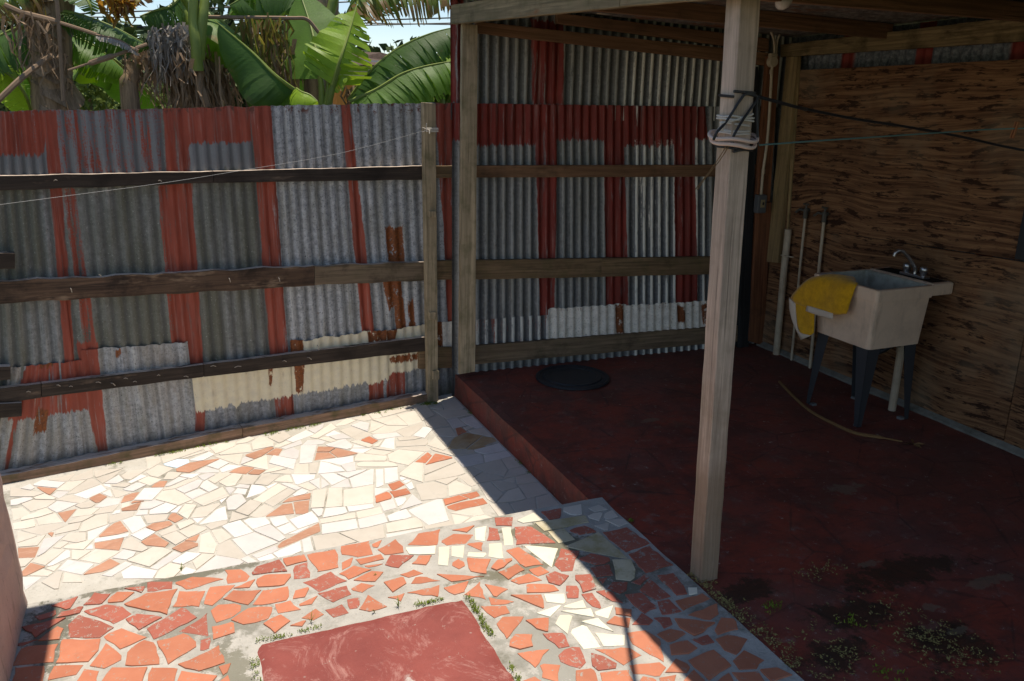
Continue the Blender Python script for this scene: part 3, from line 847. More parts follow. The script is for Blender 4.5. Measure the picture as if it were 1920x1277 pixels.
def walkway():
    # top sheet is gently uneven, with a pit left for the red pad
    nx,ny=94,46; x0,x1,y0,y1=-2.6,2.112,1.4,3.70; V=[];Fa=[]
    for j in range(ny+1):
        for i in range(nx+1):
            x=x0+(x1-x0)*i/nx; y=y0+(y1-y0)*j/ny
            z=.2+.002*mnoise.noise(Vector((x*3,y*3,0)))
            if i==nx: x+=.012*mnoise.noise(Vector((y*5,1,0)))
            if j==ny: y+=.010*mnoise.noise(Vector((x*5,4,0)))
            V.append((x,y,z))
    for j in range(ny):
        for i in range(nx):
            a=j*(nx+1)+i; Fa.append((a,a+1,a+nx+2,a+nx+1))
    top=len(V)
    edge=[i for i in range(nx+1)]+[j*(nx+1)+nx for j in range(1,ny+1)]+[ny*(nx+1)+i for i in range(nx-1,-1,-1)]+[j*(nx+1) for j in range(ny-1,0,-1)]
    for e in edge: V.append((V[e][0],V[e][1],-.2))
    for q in range(len(edge)):
        q2=(q+1)%len(edge); Fa.append((edge[q2],edge[q],top+q,top+q2))
    return obj('walkway',V,Fa,M_WALK)
walk=tag(walkway(),kind='structure')
# tiles
def tile_mat(name,a,b,vein=None,chip=.0,stain=None,gl=.35,mort=(.36,.33,.28)):
    k=MB(name,gl,.5); r=k.rnd(); v=k.addv(k.obj,k.comb(k.mul(r,31.),k.mul(r,17.),0.))
    n1=k.noise(v,7,4,.6); c=k.mix(k.lin(n1,2.4,-.7),a,b)
    c=k.hsv(c,.5,1.,k.ma('MULTIPLY_ADD',r,.22,.89))
    if vein: c=k.mix(k.mul(k.lin(k.noise(k.map(v,(14,70,1)),1,4,.6,1.5),7,-3.9),.7),c,vein)
    if stain: c=k.mix(k.lin(k.noise(v,5,5,.7),6,-2.9),c,stain)
    if chip: c=k.mix(k.lin(k.noise(v,30,7,.85,.5),40,-40*(.5+chip)),c,mort)
    sp=k.noise(v,140,3,.6); c=k.mix(k.mul(k.lin(sp,9,-6.2),.5),c,(.2,.16,.12))
    gr=k.noise(k.obj,4.5,6,.8); c=k.mix(k.mul(k.lin(gr,7,-4.),.35),c,tuple(x*.55 for x in a)); k.rgh(k.ma('MULTIPLY_ADD',gr,.6,gl-.15))
    k.col(c); k.bump(k.noise(v,30,5,.7),.22,.003); return k.m
MT={'c':tile_mat('cream_tile',(.67,.61,.53),(.60,.54,.46)),
 'w':tile_mat('white_tile',(.74,.70,.66),(.64,.60,.575)),
 'b':tile_mat('brown_tile',(.52,.27,.175),(.44,.22,.14),vein=(.62,.42,.31)),
 'o':tile_mat('orange_tile',(.55,.20,.108),(.47,.155,.082),chip=.09,gl=.5),
 'r':tile_mat('terracotta_tile',(.43,.125,.08),(.36,.10,.065),chip=.06,gl=.5),
 't':tile_mat('stained_tile',(.58,.44,.26),(.36,.20,.09),stain=(.50,.40,.28)),
 's':tile_mat('mossy_cream_tile',(.64,.57,.42),(.54,.47,.30),stain=(.36,.29,.13)),
 'k':tile_mat('ivory_tile',(.82,.77,.62),(.76,.70,.54),chip=.17),
 'i':tile_mat('pale_blue_tile',(.66,.78,.84),(.62,.74,.82))}
rt=random.Random(5)
def jag(p,amt,step):
    out=[]
    for i in range(len(p)):
        a=Vector((*p[i],0)); b=Vector((*p[(i+1)%len(p)],0)); L=(b-a).length; n=max(1,min(5,int(L/step)))
        nrm=Vector(((b-a).y,-(b-a).x,0)); nrm=nrm.normalized() if L else nrm
        for k in range(n):
            q=a.lerp(b,k/n)
            if k or amt>.003: q=q+nrm*rt.uniform(-amt,amt*.35)
            out.append((q.x,q.y))
    return out
def tile_geo(p,z,h,ins,tilt=0.):
    n=len(p); A=sum(p[i][0]*p[(i+1)%n][1]-p[(i+1)%n][0]*p[i][1] for i in range(n))
    if A<0: p=p[::-1]
    cx=sum(q[0] for q in p)/n; cy=sum(q[1] for q in p)/n
    tx,ty=rt.uniform(-tilt,tilt),rt.uniform(-tilt,tilt); V=[]
    for q in p: V.append((q[0]-cx,q[1]-cy,-.004))
    for q in p: V.append((q[0]-cx,q[1]-cy,h-.0012+(q[0]-cx)*tx+(q[1]-cy)*ty))
    for q in p:
        d=Vector((q[0]-cx,q[1]-cy)); L=d.length or 1; d=d*(1-min(.4,ins/L)); V.append((d.x,d.y,h+d.x*tx+d.y*ty))
    Fa=[tuple(range(2*n,3*n))]
    for b in (0,n):
        for i in range(n): Fa.append((b+i,b+(i+1)%n,b+n+(i+1)%n,b+n+i))
    return V,Fa,(cx,cy,z)
def lay(text,parent,z,h,amt,limit=300):
    rest={}
    L=text.strip().split('\n')
    for i,l in enumerate(L):
        a=l.split(); p=[tuple(float(x)/1000 for x in q.split(',')) for q in a[1:]]
        rag=amt*(1.9 if a[0] in 'or' else 1)
        V,Fa,c=tile_geo(jag(p,rag,.035 if a[0] in 'or' else .06),z,h*rt.uniform(.55,1.5),.0025,.014)
        if i<limit: obj('tile',V,Fa,MT[a[0]],parent,M=Matrix.Translation(c))
        else: rest.setdefault(a[0],[]).append(([(x+c[0],y+c[1],q+c[2]) for x,y,q in V],Fa))
    for kk,parts in rest.items():
        V,Fa=join_geo(parts); tag(obj('tile_chips',V,Fa,MT[kk],parent),kind='stuff')
lay(WHITE_TILES,patio,0.,.0042,.0022)
lay(RED_TILES,walk,.2,.0045,.004)
# the strip of tiles that the raised walkway hides from the photographer, and the near end of the walkway
parts=[]
for i in range(22):
    x=-.95+i*.135
    for y in (3.735,3.88):
        p=[(x+rt.uniform(0,.02),y+rt.uniform(0,.02)),(x+.115,y+rt.uniform(0,.02)),(x+.12+rt.uniform(-.02,0),y+.125),(x+rt.uniform(0,.02),y+.12)]
        V,Fa,c=tile_geo(p,0.,.006,.0025,.006); parts.append(([(a+c[0],b+c[1],q+c[2]) for a,b,q in V],Fa))
V,Fa=join_geo(parts); tag(obj('tile_remnants',V,Fa,MT['c'],patio),kind='stuff')
parts=[]
for i in range(20):
    for j in range(3):
        x=-.6+i*.135+(j%2)*.06; y=1.5+j*.17+ (i%3)*.02
        if x>2: continue
        p=[(x+rt.uniform(0,.03),y+rt.uniform(0,.03)),(x+.09,y+rt.uniform(0,.03)),(x+.1,y+.11),(x+rt.uniform(0,.03),y+.12)]
        V,Fa,c=tile_geo(p,.2,.0045,.0025,.006); parts.append(([(a+c[0],b+c[1],q+c[2]) for a,b,q in V],Fa))
V,Fa=join_geo(parts); tag(obj('tile_remnants',V,Fa,MT['o'],walk),kind='stuff')
# red pad let into the walkway
def redcement(name,mossy=False,faded=False,scar=False):
    k=MB(name,.75,.3); P=k.obj
    n1=k.noise(P,3.2,6,.7); n2=k.noise(P,30,5,.75); n3=k.noise(P,11,5,.7); n4=k.noise(k.map(P,(1,1,1),(5,2,0)),1.4,4,.6)
    if faded:
        c=k.mix(k.lin(n1,3,-1),(.30,.075,.06),(.22,.052,.043))
        sw=k.noise(P,4.5,7,.85,1.1); c=k.mix(k.mul(k.lin(sw,9,-4.7),.6),c,(.50,.26,.22)); c=k.mix(k.mul(k.lin(k.noise(P,7,6,.8),9,-5.2),.5),c,(.22,.06,.05))
    else:
        c=k.mix(k.lin(n1,6,-2.5),(.30,.055,.032),(.155,.042,.029)); c=k.mix(k.mul(k.lin(k.noise(P,2.1,6,.8),8,-4.4),.6),c,(.15,.085,.055)); c=k.mix(k.mul(k.lin(k.sep(P)[0],.9,-2.8),.5),c,(.17,.07,.052))
        c=k.mix(k.mul(k.lin(n4,5,-2.3),.5),c,(.15,.075,.065)); c=k.mix(k.mul(k.lin(n3,8,-4.4),.6),c,(.24,.13,.10)); c=k.mix(k.mul(k.lin(k.noise(k.map(P,(2,9,1),(0,0,0),(0,0,.5)),2,5,.75,1.),9,-5.),.5),c,(.09,.03,.025))
    c=k.mix(k.lin(k.noise(P,22,6,.85),40,-25.6),c,(.46,.38,.32)); cr=k.voro(k.addv(P,k.mul(0.,0.)) if 0 else k.map(P,(1,1,1)),2.2,'DISTANCE_TO_EDGE'); c=k.mix(k.mul(0.0 if faded else k.lin(k.ma('ADD',cr,k.ma('MULTIPLY_ADD',k.noise(P,5,5,.7),.10,-.05)),-60,.9),.55),c,(.06,.03,.025))
    c=k.mix(k.mul(k.lin(k.voro(P,9),-14,.9),.8),c,(.40,.33,.28))
    if scar:
        S=k.sep(P); d=k.ma('ABSOLUTE',k.ma('ADD',S[0],k.ma('MULTIPLY_ADD',k.noise(P,9,4,.7),.06,-.73))); c=k.mix(k.mul(k.mul(k.lin(d,-70,1.1),k.lin(S[1],-30,79.5)),k.lin(k.noise(P,40,4,.7),8,-3.2)),c,(.50,.42,.38))
        e=k.mx(k.ma('ABSOLUTE',k.ma('MULTIPLY_ADD',S[0],1/.455,-.63/.455)),k.ma('MULTIPLY_ADD',S[1],1/.455,1-3.07/.455)); c=k.mix(k.mul(k.lin(k.ma('ADD',e,k.ma('MULTIPLY_ADD',k.noise(P,24,5,.8),.5,-.25)),14,-14*1.03),.9),c,(.46,.42,.36))
    if mossy:
        # black damp moss patches at the near right, pale bare spots
        for x,y,rx,ry in ((2.62,2.33,.30,.13),(2.86,2.02,.22,.17),(2.35,2.15,.18,.12),(2.55,1.80,.2,.14),(2.30,2.66,.2,.1),(3.1,2.5,.4,.13)):
            S=k.sep(P); dx=k.ma('MULTIPLY_ADD',S[0],1/rx,-x/rx); dy=k.ma('MULTIPLY_ADD',S[1],1/ry,-y/ry)
            d=k.ma('SQRT',k.ma('ADD',k.mul(dx,dx),k.mul(dy,dy))); d=k.ma('ADD',d,k.ma('MULTIPLY_ADD',k.noise(P,9,6,.8),3.2,-1.6))
            c=k.mix(k.mul(k.lin(d,-3,2.6),.72),c,(.022,.024,.012))
        for x,y,rx,ry in ((3.02,2.62,.13,.045),(3.42,2.30,.24,.06),(3.60,1.98,.20,.05),(2.98,2.25,.06,.04),(2.95,2.08,.1,.035),(4.1,2.6,.1,.05),(3.0,4.6,.16,.05),(3.5,3.3,.2,.1)):
            S=k.sep(P); dx=k.ma('MULTIPLY_ADD',S[0],1/rx,-x/rx); dy=k.ma('MULTIPLY_ADD',S[1],1/ry,-y/ry)
            d=k.ma('SQRT',k.ma('ADD',k.mul(dx,dx),k.mul(dy,dy))); d=k.ma('ADD',d,k.ma('MULTIPLY_ADD',k.noise(P,13,5,.7),2.6,-1.3))
            c=k.mix(k.mul(k.lin(d,-9,5.2),.5),c,(.22,.17,.11))
    k.col(c); k.rgh(k.ma('MULTIPLY_ADD',n3,.4,.42)); k.bump(k.ma('ADD',n1,k.mul(n2,.5)),.5,.008); return k.m
M_SLAB=redcement('red_painted_cement',True); M_PAD=redcement('faded_red_cement',False,True,True)
def pad():
    nx,ny=26,32; x0,x1,y0,y1=.175,1.085,1.7,3.07; V=[];Fa=[]
    for j in range(ny+1):
        for i in range(nx+1):
            x=x0+(x1-x0)*i/nx; y=y0+(y1-y0)*j/ny
            z=.212+.004*mnoise.noise(Vector((x*4,y*4,3)))
            e=min(i,nx-i,j,ny-j)
            if e==0: z=.19
            if i in (0,nx): x+=.030*mnoise.noise(Vector((y*7,i,0)))+.006*mnoise.noise(Vector((y*30,i,0)))
            if j in (0,ny): y+=.030*mnoise.noise(Vector((x*7,j,0)))+.006*mnoise.noise(Vector((x*30,j,0)))
            # the raised scar across the paint
            z+=.016*math.exp(-((x-(.70+.05*mnoise.noise(Vector((0,y*5,0)))))/.012)**2)*(1 if y<2.62 else 0)
            V.append((x,y,z))
    for j in range(ny):
        for i in range(nx):
            a=j*(nx+1)+i; Fa.append((a,a+1,a+nx+2,a+nx+1))
    return obj('cement_pad',V,Fa,M_PAD,walk,smooth=True)
pad()
# raised slab under the lean-to
def slab():
    nx,ny=60,120; x0,x1,y0,y1=2.05,5.05,-1.2,6.05; V=[];Fa=[]
    for j in range(ny+1):
        for i in range(nx+1):
            x=x0+(x1-x0)*i/nx; y=y0+(y1-y0)*j/ny
            z=.196+.005*mnoise.noise(Vector((x*1.3,y*1.3,8)))+.002*mnoise.noise(Vector((x*6,y*6,8)))
            if i==0: x+=.008*mnoise.noise(Vector((y*2.5,7,0))); z-=.008
            V.append((x,y,z))
    for j in range(ny):
        for i in range(nx):
            a=j*(nx+1)+i; Fa.append((a,a+1,a+nx+2,a+nx+1))
    top=len(V); ed=[j*(nx+1) for j in range(ny+1)]
    for e in ed: V.append((V[e][0]-.006+.006*mnoise.noise(Vector((V[e][1]*3,2,0))),V[e][1],-.1))
    for q in range(ny): Fa.append((ed[q],ed[q+1],top+q+1,top+q))
    return obj('slab',V,Fa,M_SLAB)
k=MB('red_painted_step',.7,.3)
slabo=tag(slab(),kind='structure')

# ---------------------------------------------------------------- boundary fence
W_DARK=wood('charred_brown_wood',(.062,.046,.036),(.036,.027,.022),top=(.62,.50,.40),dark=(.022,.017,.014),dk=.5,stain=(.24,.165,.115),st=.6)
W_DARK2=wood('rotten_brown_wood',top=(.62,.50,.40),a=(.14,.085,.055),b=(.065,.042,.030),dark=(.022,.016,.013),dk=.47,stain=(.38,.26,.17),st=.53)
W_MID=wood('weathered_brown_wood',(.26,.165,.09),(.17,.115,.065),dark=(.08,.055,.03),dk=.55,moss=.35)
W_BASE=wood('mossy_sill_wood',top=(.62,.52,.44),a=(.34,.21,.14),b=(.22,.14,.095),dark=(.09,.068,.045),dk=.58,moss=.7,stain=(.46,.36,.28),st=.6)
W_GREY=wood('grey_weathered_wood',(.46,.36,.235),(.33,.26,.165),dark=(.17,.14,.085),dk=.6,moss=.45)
RED1=[( -90,76,205,-90,62,292,.80),(60,90,205,116,137,695,.93),(105,128,350,155,178,660,.60),(137,178,640,186,203,856,.97),
 (293,342,196,336,381,690,.97),(340,476,196,340,476,268,.86),(286,306,335,318,334,650,.7),(474,512,193,508,541,668,.97),
 (658,676,190,690,717,760,.98),(824,867,190,842,868,610,.97),(848,862,640,850,864,720,.9)]
STR1=[(90,290,196,98,295,330,.52)]
fence=tag(empty('corrugated_fence',(F1.P.x,F1.P.y,0)),'patched grey and red corrugated iron fence with dark rails behind the sunny patio','fence')
M_F1=metal('fence_iron_olive',F1,red=RED1+STR1,olive=.8,seed=1,toprust=True,tone=1.15,groove_shade=.55,grey=[(-90,290,196,-60,300,330,1.),(345,475,262,352,480,320,1.)])
M_F1b=metal('fence_iron_blue',F1,red=RED1,rust=[(733,764,424,738,766,505,1.),(726,758,520,734,762,575,1.),(744,762,560,748,766,622,1.),(768,780,560,770,784,622,1.)],olive=.08,seed=4,toprust=True,tone=1.65,speck=1.5,groove_shade=.5)
FS=[(M_F1,[(-75,211),(92,206.5),(-60,905),(172,875)],.0),(M_F1,[(84,207.5),(297,204),(162,875),(352,840)],.004),
 (M_F1,[(291,204),(479,199),(345,842),(525,795)],.0),(M_F1b,[(476,199),(678,195),(518,797),(718,757)],.004),(M_F1b,[(673,195),(872,192),(714,757),(874,742)],.0)]
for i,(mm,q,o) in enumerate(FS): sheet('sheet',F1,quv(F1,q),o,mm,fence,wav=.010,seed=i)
# lower patches nailed over the sheets
REDP=[(8,172,600,-20,176,778,.97),(137,180,640,186,203,860,.97),(-14,-4,700,0,11,890,.95),(366,384,700,366,384,808,.8),(513,548,742,518,552,795,.95),(686,716,700,690,718,755,.95),(720,757,690,722,758,748,.72)]
CRM=[(340,551,600,340,553,757,.99),(545,726,540,549,728,724,.99),(716,830,560,718,832,692,.97)]
RU=[(518,562,625,525,566,668,1.),(546,568,668,552,566,735,1.),(684,722,618,688,720,642,1.),(720,745,612,722,738,640,1.),(60,76,700,58,74,765,.8),(725,800,664,730,800,676,1.),(500,510,690,502,508,720,.8)]
M_P1=metal('patch_iron_red',F1,red=REDP,rust=RU[:0]+[(44,72,770,44,72,812,1.),(30,70,676,34,70,692,.8)],seed=11,tone=1.6,groove_shade=.35,olive=.1,warm=.5,speck=1.5)
M_P2=metal('patch_iron_grey',F1,red=REDP,rust=[(216,226,655,216,226,668,1.)],seed=14,tone=1.55,groove_shade=.35,olive=.1,warm=.5,speck=1.5)
M_P3=metal('patch_iron_cream',F1,red=REDP,cream=CRM,rust=RU,seed=17,tone=1.1)
M_P4=metal('patch_iron_pinkish_white',F1,white=[(795,872,590,800,872,660,.95)],rust=[(818,832,600,818,832,650,1.),(850,858,612,850,858,630,1.)],red=[(848,862,640,850,864,720,.9)],seed=21,tone=.8)
PS=[(M_P1,[(18,689),(160,673),(-20,902),(190,866)],.014),(M_P2,[(150,655),(351,640),(178,872),(373,826)],.018),(M_P3,[(358,694),(556,674),(372,824),(560,790)],.014),
 (M_P3,[(543,640),(724,616),(549,792),(726,757)],.020),(M_P3,[(716,621),(806,606),(718,758),(812,745)],.015),(M_P4,[(800,604),(872,600),(808,745),(874,738)],.012)]
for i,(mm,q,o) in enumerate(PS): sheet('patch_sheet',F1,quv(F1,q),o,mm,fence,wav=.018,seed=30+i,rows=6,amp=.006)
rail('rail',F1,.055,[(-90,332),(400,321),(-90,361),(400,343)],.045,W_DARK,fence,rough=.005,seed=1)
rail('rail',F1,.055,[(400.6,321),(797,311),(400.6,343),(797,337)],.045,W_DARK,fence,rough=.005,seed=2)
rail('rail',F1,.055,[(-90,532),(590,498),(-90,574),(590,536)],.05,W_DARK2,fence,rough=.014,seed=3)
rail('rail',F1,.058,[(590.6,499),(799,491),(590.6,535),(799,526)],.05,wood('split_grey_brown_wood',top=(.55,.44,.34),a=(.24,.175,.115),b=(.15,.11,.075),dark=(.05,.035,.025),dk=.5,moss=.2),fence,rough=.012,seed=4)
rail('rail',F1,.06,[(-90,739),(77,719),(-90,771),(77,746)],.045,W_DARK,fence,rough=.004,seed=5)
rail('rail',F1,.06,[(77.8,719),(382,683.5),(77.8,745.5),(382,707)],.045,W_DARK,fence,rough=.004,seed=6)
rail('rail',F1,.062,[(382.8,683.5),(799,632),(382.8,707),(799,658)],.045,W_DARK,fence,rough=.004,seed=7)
rail('rail',F1,.045,[(786,650),(866,652),(786,692),(866,689)],.03,W_MID,fence,rough=.004,seed=8)
rail('rail',F1,.045,[(818,311),(868,310),(818,334),(868,333)],.035,W_MID,fence,rough=.003,seed=9)
rail('rail',F1,.045,[(818,489),(868,488),(818,525),(868,524)],.035,W_MID,fence,rough=.003,seed=10)
for i,q in enumerate([[(-90,474),(28,475),(-90,505),(28,504)],[(-90,692),(20,687),(-90,717),(20,712)],[(-90,762),(41,755),(-90,791),(41,781)]]):
    rail('rail_end_block',F1,.075,q,.06,W_DARK,fence,rough=.003,seed=20+i)
rail('sill_board',F1,.105,[(-90,912),(455,803),(-90,935),(455,826)],.10,W_BASE,fence,rough=.007,seed=12)
rail('sill_board',F1,.10,[(455.5,803),(804,738),(455.5,826),(804,756)],.095,W_BASE,fence,rough=.008,seed=13)
prail('post',F1,.115,[(794,192),(817,194),(803,758),(822,756)],.045,W_GREY,fence,rough=.003,seed=14)
for y0,y1,x0 in ((396,408,806),(586,600,806),(696,712,812)):
    prail('splice_block',F1,.133,[(x0,y0),(x0+12,y0),(x0,y1),(x0+12,y1)],.02,W_GREY,fence,rough=.002,seed=y0)
M_STEEL=MB('bent_nail_steel',.5,.5).col((.35,.30,.25)).m
nails=[(101,339,6,-1),(297,339,6,1),(106,722,7,2),(130,725,6,0),(180,717,9,1),(208,718,8,5),(232,710,7,0),(250,716,6,0),(295,704,5,0),(345,706,8,1),(395,687,10,0),(440,689,12,-2),(50,735,7,0),(530,677,7,1),(576,670,8,4),(595,647,3,9),(132,540,3,8),(429,521,3,8),(522,520,3,8),(185,515,5,3)]
for x,y,dx,dy in nails:
    a=F1.at(x,y,.062); b=F1.at(x+dx*.5,y+dy*.5-1.5,.085); c=F1.at(x+dx,y+dy,.075)
    tube('nail',[a,b,c],.0028,M_STEEL,fence,n=5)
# ---------------------------------------------------------------- back wall of the lean-to
RED2=[(840,1360,188,840,1360,262,.95),(866,1016,188,866,1016,272,.97),(1013,1057,255,1013,1040,596,.97),(1150,1193,240,1140,1181,590,.97),(1289,1332,250,1270,1312,590,.95),(1190,1290,188,1190,1290,272,.9)]
REDU=[(996,1057,40,998,1057,196,.97),(844,870,-30,846,868,196,.97),(1240,1250,60,1240,1250,196,.4)]
bw=tag(empty('back_wall',(F2.P.x,F2.P.y,.2)),'dim corrugated iron wall with red bands and brown rails behind the wooden posts','wall')
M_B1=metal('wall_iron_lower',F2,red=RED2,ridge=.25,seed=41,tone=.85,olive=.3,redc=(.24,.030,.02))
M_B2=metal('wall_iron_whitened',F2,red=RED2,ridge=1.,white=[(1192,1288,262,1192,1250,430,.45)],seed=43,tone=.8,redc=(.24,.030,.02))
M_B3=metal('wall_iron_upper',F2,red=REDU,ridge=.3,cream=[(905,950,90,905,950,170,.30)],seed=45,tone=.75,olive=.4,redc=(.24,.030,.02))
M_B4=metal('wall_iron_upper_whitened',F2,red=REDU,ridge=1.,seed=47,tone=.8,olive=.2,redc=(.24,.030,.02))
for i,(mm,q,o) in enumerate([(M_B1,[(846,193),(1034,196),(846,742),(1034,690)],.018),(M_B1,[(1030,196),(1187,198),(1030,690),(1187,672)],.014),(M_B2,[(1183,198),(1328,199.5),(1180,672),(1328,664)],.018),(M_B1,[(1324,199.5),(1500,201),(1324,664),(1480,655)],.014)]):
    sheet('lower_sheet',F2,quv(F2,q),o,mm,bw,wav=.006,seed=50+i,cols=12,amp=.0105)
def top_sheet(x0,x1,mm,o,seed,t0=None):
    a=F2.uv(F2.at(x0,200))[0]; b=F2.uv(F2.at(x1,200))[0]
    def zt(u): return 2.992-.052*u
    z0=t0 or 2.24
    sheet('upper_sheet',F2,[(a,zt(a)),(b,zt(b)),(a,2.16),(b,2.16)],o-.006,mm,bw,wav=.006,seed=seed,cols=12,amp=.0105,rows=5)
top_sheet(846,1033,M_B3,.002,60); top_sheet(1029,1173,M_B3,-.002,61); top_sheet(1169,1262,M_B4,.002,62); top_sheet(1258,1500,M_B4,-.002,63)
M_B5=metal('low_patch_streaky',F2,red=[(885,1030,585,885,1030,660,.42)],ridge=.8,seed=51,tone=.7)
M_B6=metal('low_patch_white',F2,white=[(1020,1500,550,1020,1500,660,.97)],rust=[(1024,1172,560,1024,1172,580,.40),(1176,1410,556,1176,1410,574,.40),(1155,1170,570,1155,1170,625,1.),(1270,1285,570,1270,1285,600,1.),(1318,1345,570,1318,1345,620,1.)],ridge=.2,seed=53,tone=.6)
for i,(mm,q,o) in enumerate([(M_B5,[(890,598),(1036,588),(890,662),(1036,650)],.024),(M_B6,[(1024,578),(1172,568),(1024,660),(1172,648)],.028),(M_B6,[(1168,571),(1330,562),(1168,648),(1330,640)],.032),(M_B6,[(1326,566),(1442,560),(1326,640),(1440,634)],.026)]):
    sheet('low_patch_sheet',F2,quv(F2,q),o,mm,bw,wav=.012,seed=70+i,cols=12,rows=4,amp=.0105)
W_SHED=wood('brown_shed_wood',(.27,.145,.08),(.18,.10,.055),dark=(.085,.05,.03),dk=.55)
W_SHEDG=wood('grey_brown_shed_wood',(.27,.185,.115),(.17,.12,.075),dark=(.06,.045,.03),dk=.55,moss=.2)
for i,q in enumerate([[(890,310.5),(1442,309),(890,333),(1442,331)],[(890,488),(1130,484.5),(890,524),(1130,519.5)],[(1128,484.5),(1442,480),(1128,519),(1442,512)],[(888,649),(1442,605.5),(888,683.5),(1442,635)]]):
    rail('rail',F2,.062+.001*i,q,.04,[W_SHED,W_MID,W_MID,W_SHEDG][i],bw,rough=.004,seed=80+i)
rail('top_plate',F2,.07,[(893,40),(1442,99),(893,62),(1442,124)],.045,W_SHED,bw,rough=.003,seed=90)
rail('top_plate',F2,.07,[(1045,24),(1442,72),(1045,44),(1442,97)],.045,W_SHED,bw,rough=.003,seed=91)
# ---------------------------------------------------------------- the lean-to: posts, beams, roof
W_POST=wood('pale_weathered_post',(.62,.475,.37),(.46,.35,.275),dark=(.27,.215,.165),dk=.64,moss=.25,foot=(.75,(.25,.165,.10)))
W_BEAM=wood('stained_grey_beam',(.30,.23,.135),(.20,.155,.09),dark=(.07,.06,.03),dk=.55,stain=(.26,.11,.05),st=.62,moss=.3)
lean=tag(empty('lean_to_shelter',(2.1,4.4,.2)),'open lean-to roof on weathered wooden posts over the dark red floor','shelter')
Z=Vector((0,0,1))
prail('post',F2,.20,[(867,44),(896,47),(862,702),(891,697)],.045,W_GREY,lean,rough=.004,seed=101)
pb=Vector((2.188,2.83,.19)); pt=Vector((2.129,2.83,2.735))
fr=plank_pts('post',pt+Vector((-.044,-.044,0)),pt+Vector((.044,-.044,0)),pb+Vector((-.044,-.044,0)),pb+Vector((.044,-.044,0)),Vector((0,.088,0)),W_POST,lean,n=1)
# rebuilt with its length along local x so the grain runs up the post
bpy.data.objects.remove(fr)
def post_up(name,pb,pt,w,d,mat,parent,rough=.003,seed=0):
    x=Vector((w/2,0,0)); f=Vector((0,-d/2,0))
    return plank_pts(name,pb-x+f,pt-x+f,pb+x+f,pt+x+f,-2*f,mat,parent,rough=rough,seed=seed,bevel=.004)
post_up('post',pb,pt,.092,.092,W_POST,lean,.0035,102)
beam('front_beam',(2.02,5.93,2.872),(2.02,3.553,2.795),.045,.125,W_BEAM,lean,seed=103)
beam('front_beam',(2.022,3.551,2.792),(2.022,.4,2.66),.045,.115,W_BEAM,lean,seed=104)
beam('front_beam',(2.075,5.93,2.885),(2.075,.4,2.69),.05,.10,W_SHED,lean,seed=105)
def roofz(x,y):
    t=(x-2)/2.9; s=(5.9-y)/2.9
    return (2.965+(2.815-2.965)*t)*(1-s)+(2.875+(2.885-2.875)*t)*s
M_ROOF=MB('roof_iron',.7,.3)
kk=M_ROOF; rp=kk.obj; mo=kk.noise(rp,9,5,.75)
c=kk.mix(kk.lin(mo,5,-2.2),(.11,.095,.085),(.25,.22,.20)); c=kk.mix(kk.lin(kk.noise(rp,3,5,.7),7,-3.6),c,(.18,.07,.03)); kk.col(c); M_ROOF=kk.m
def roof_sheet(y0,y1,x0,x1,dz):
    n=int((y1-y0)/PITCH_C*8); V=[];Fa=[];m_=10
    for s in (0,1):
        for i in range(m_+1):
            for j in range(n+1):
                x=x0+(x1-x0)*i/m_; y=y0+(y1-y0)*j/n
                V.append((x-x0,y-y0,roofz(x,y)+dz+.009*math.sin(2*math.pi*y/PITCH_C)+s*.0015))
    N=(m_+1)*(n+1)
    for i in range(m_):
        for j in range(n):
            a=i*(n+1)+j; Fa.append((a,a+1,a+n+2,a+n+1)); Fa.append((N+a,N+a+n+1,N+a+n+2,N+a+1))
    for j in range(n):
        a=m_*(n+1)+j; Fa.append((a,a+1,N+a+1,N+a)); Fa.append((j+1,j,N+j,N+j+1))
    return obj('roof_sheet',V,Fa,M_ROOF,lean,M=Matrix.Translation((x0,y0,0)),smooth=True)
for i in range(9):
    y0=-.9+i*.77; roof_sheet(y0,min(y0+.80,6.04),1.93,5.12,.03+(i%2)*.004)
for i,(y,xa) in enumerate(((4.80,2.10),(3.60,2.10),(2.35,2.10),(1.1,2.10))):
    za=roofz(2.1,y)-.03; zb=roofz(4.86,y)-.03
    beam('rafter',(xa,y,za),(4.90,y,zb),.045,.10,W_SHED,lean,seed=110+i)
# ---------------------------------------------------------------- right wall: plywood on studs, iron behind
WX=4.90
M_STUD=wood('yellowed_stud',(.36,.25,.12),(.25,.17,.085),dark=(.07,.05,.025),dk=.6,moss=.25)
M_REDSTUD=wood('red_brown_stud',(.24,.095,.045),(.16,.065,.035),dark=(.05,.03,.02),dk=.6)
M_BTOP=wood('yellow_brown_beam',(.33,.235,.12),(.21,.145,.07),dark=(.05,.036,.018),dk=.5,stain=(.035,.026,.016),st=.55)
k=MB('plywood',.8,.2); r=k.rnd(); P=k.addv(k.obj,k.comb(k.mul(r,7.),0.,k.mul(r,5.)))
warp=k.noise(k.map(P,(1,.8,1.3)),1.1,1,.4)
wz=k.ma('MULTIPLY_ADD',warp,.30,k.sep(P)[2])
g=k.noise(k.map(k.comb(0.,k.sep(P)[1],wz),(1,1.3,42)),1,4,.7,0)
blotch=k.noise(k.map(k.comb(0.,k.sep(P)[1],wz),(1,4.2,24)),1,5,.72,.15); fine=k.noise(k.map(P,(1,5,150)),1,3,.7)
c=k.mix(k.lin(g,5.,-2.),(.30,.155,.075),(.12,.052,.025)); c=k.mix(k.mul(k.lin(blotch,17,-9.0),.95),c,(.035,.014,.008)); c=k.mix(k.mul(k.lin(fine,6,-3.1),.4),c,(.07,.04,.02))
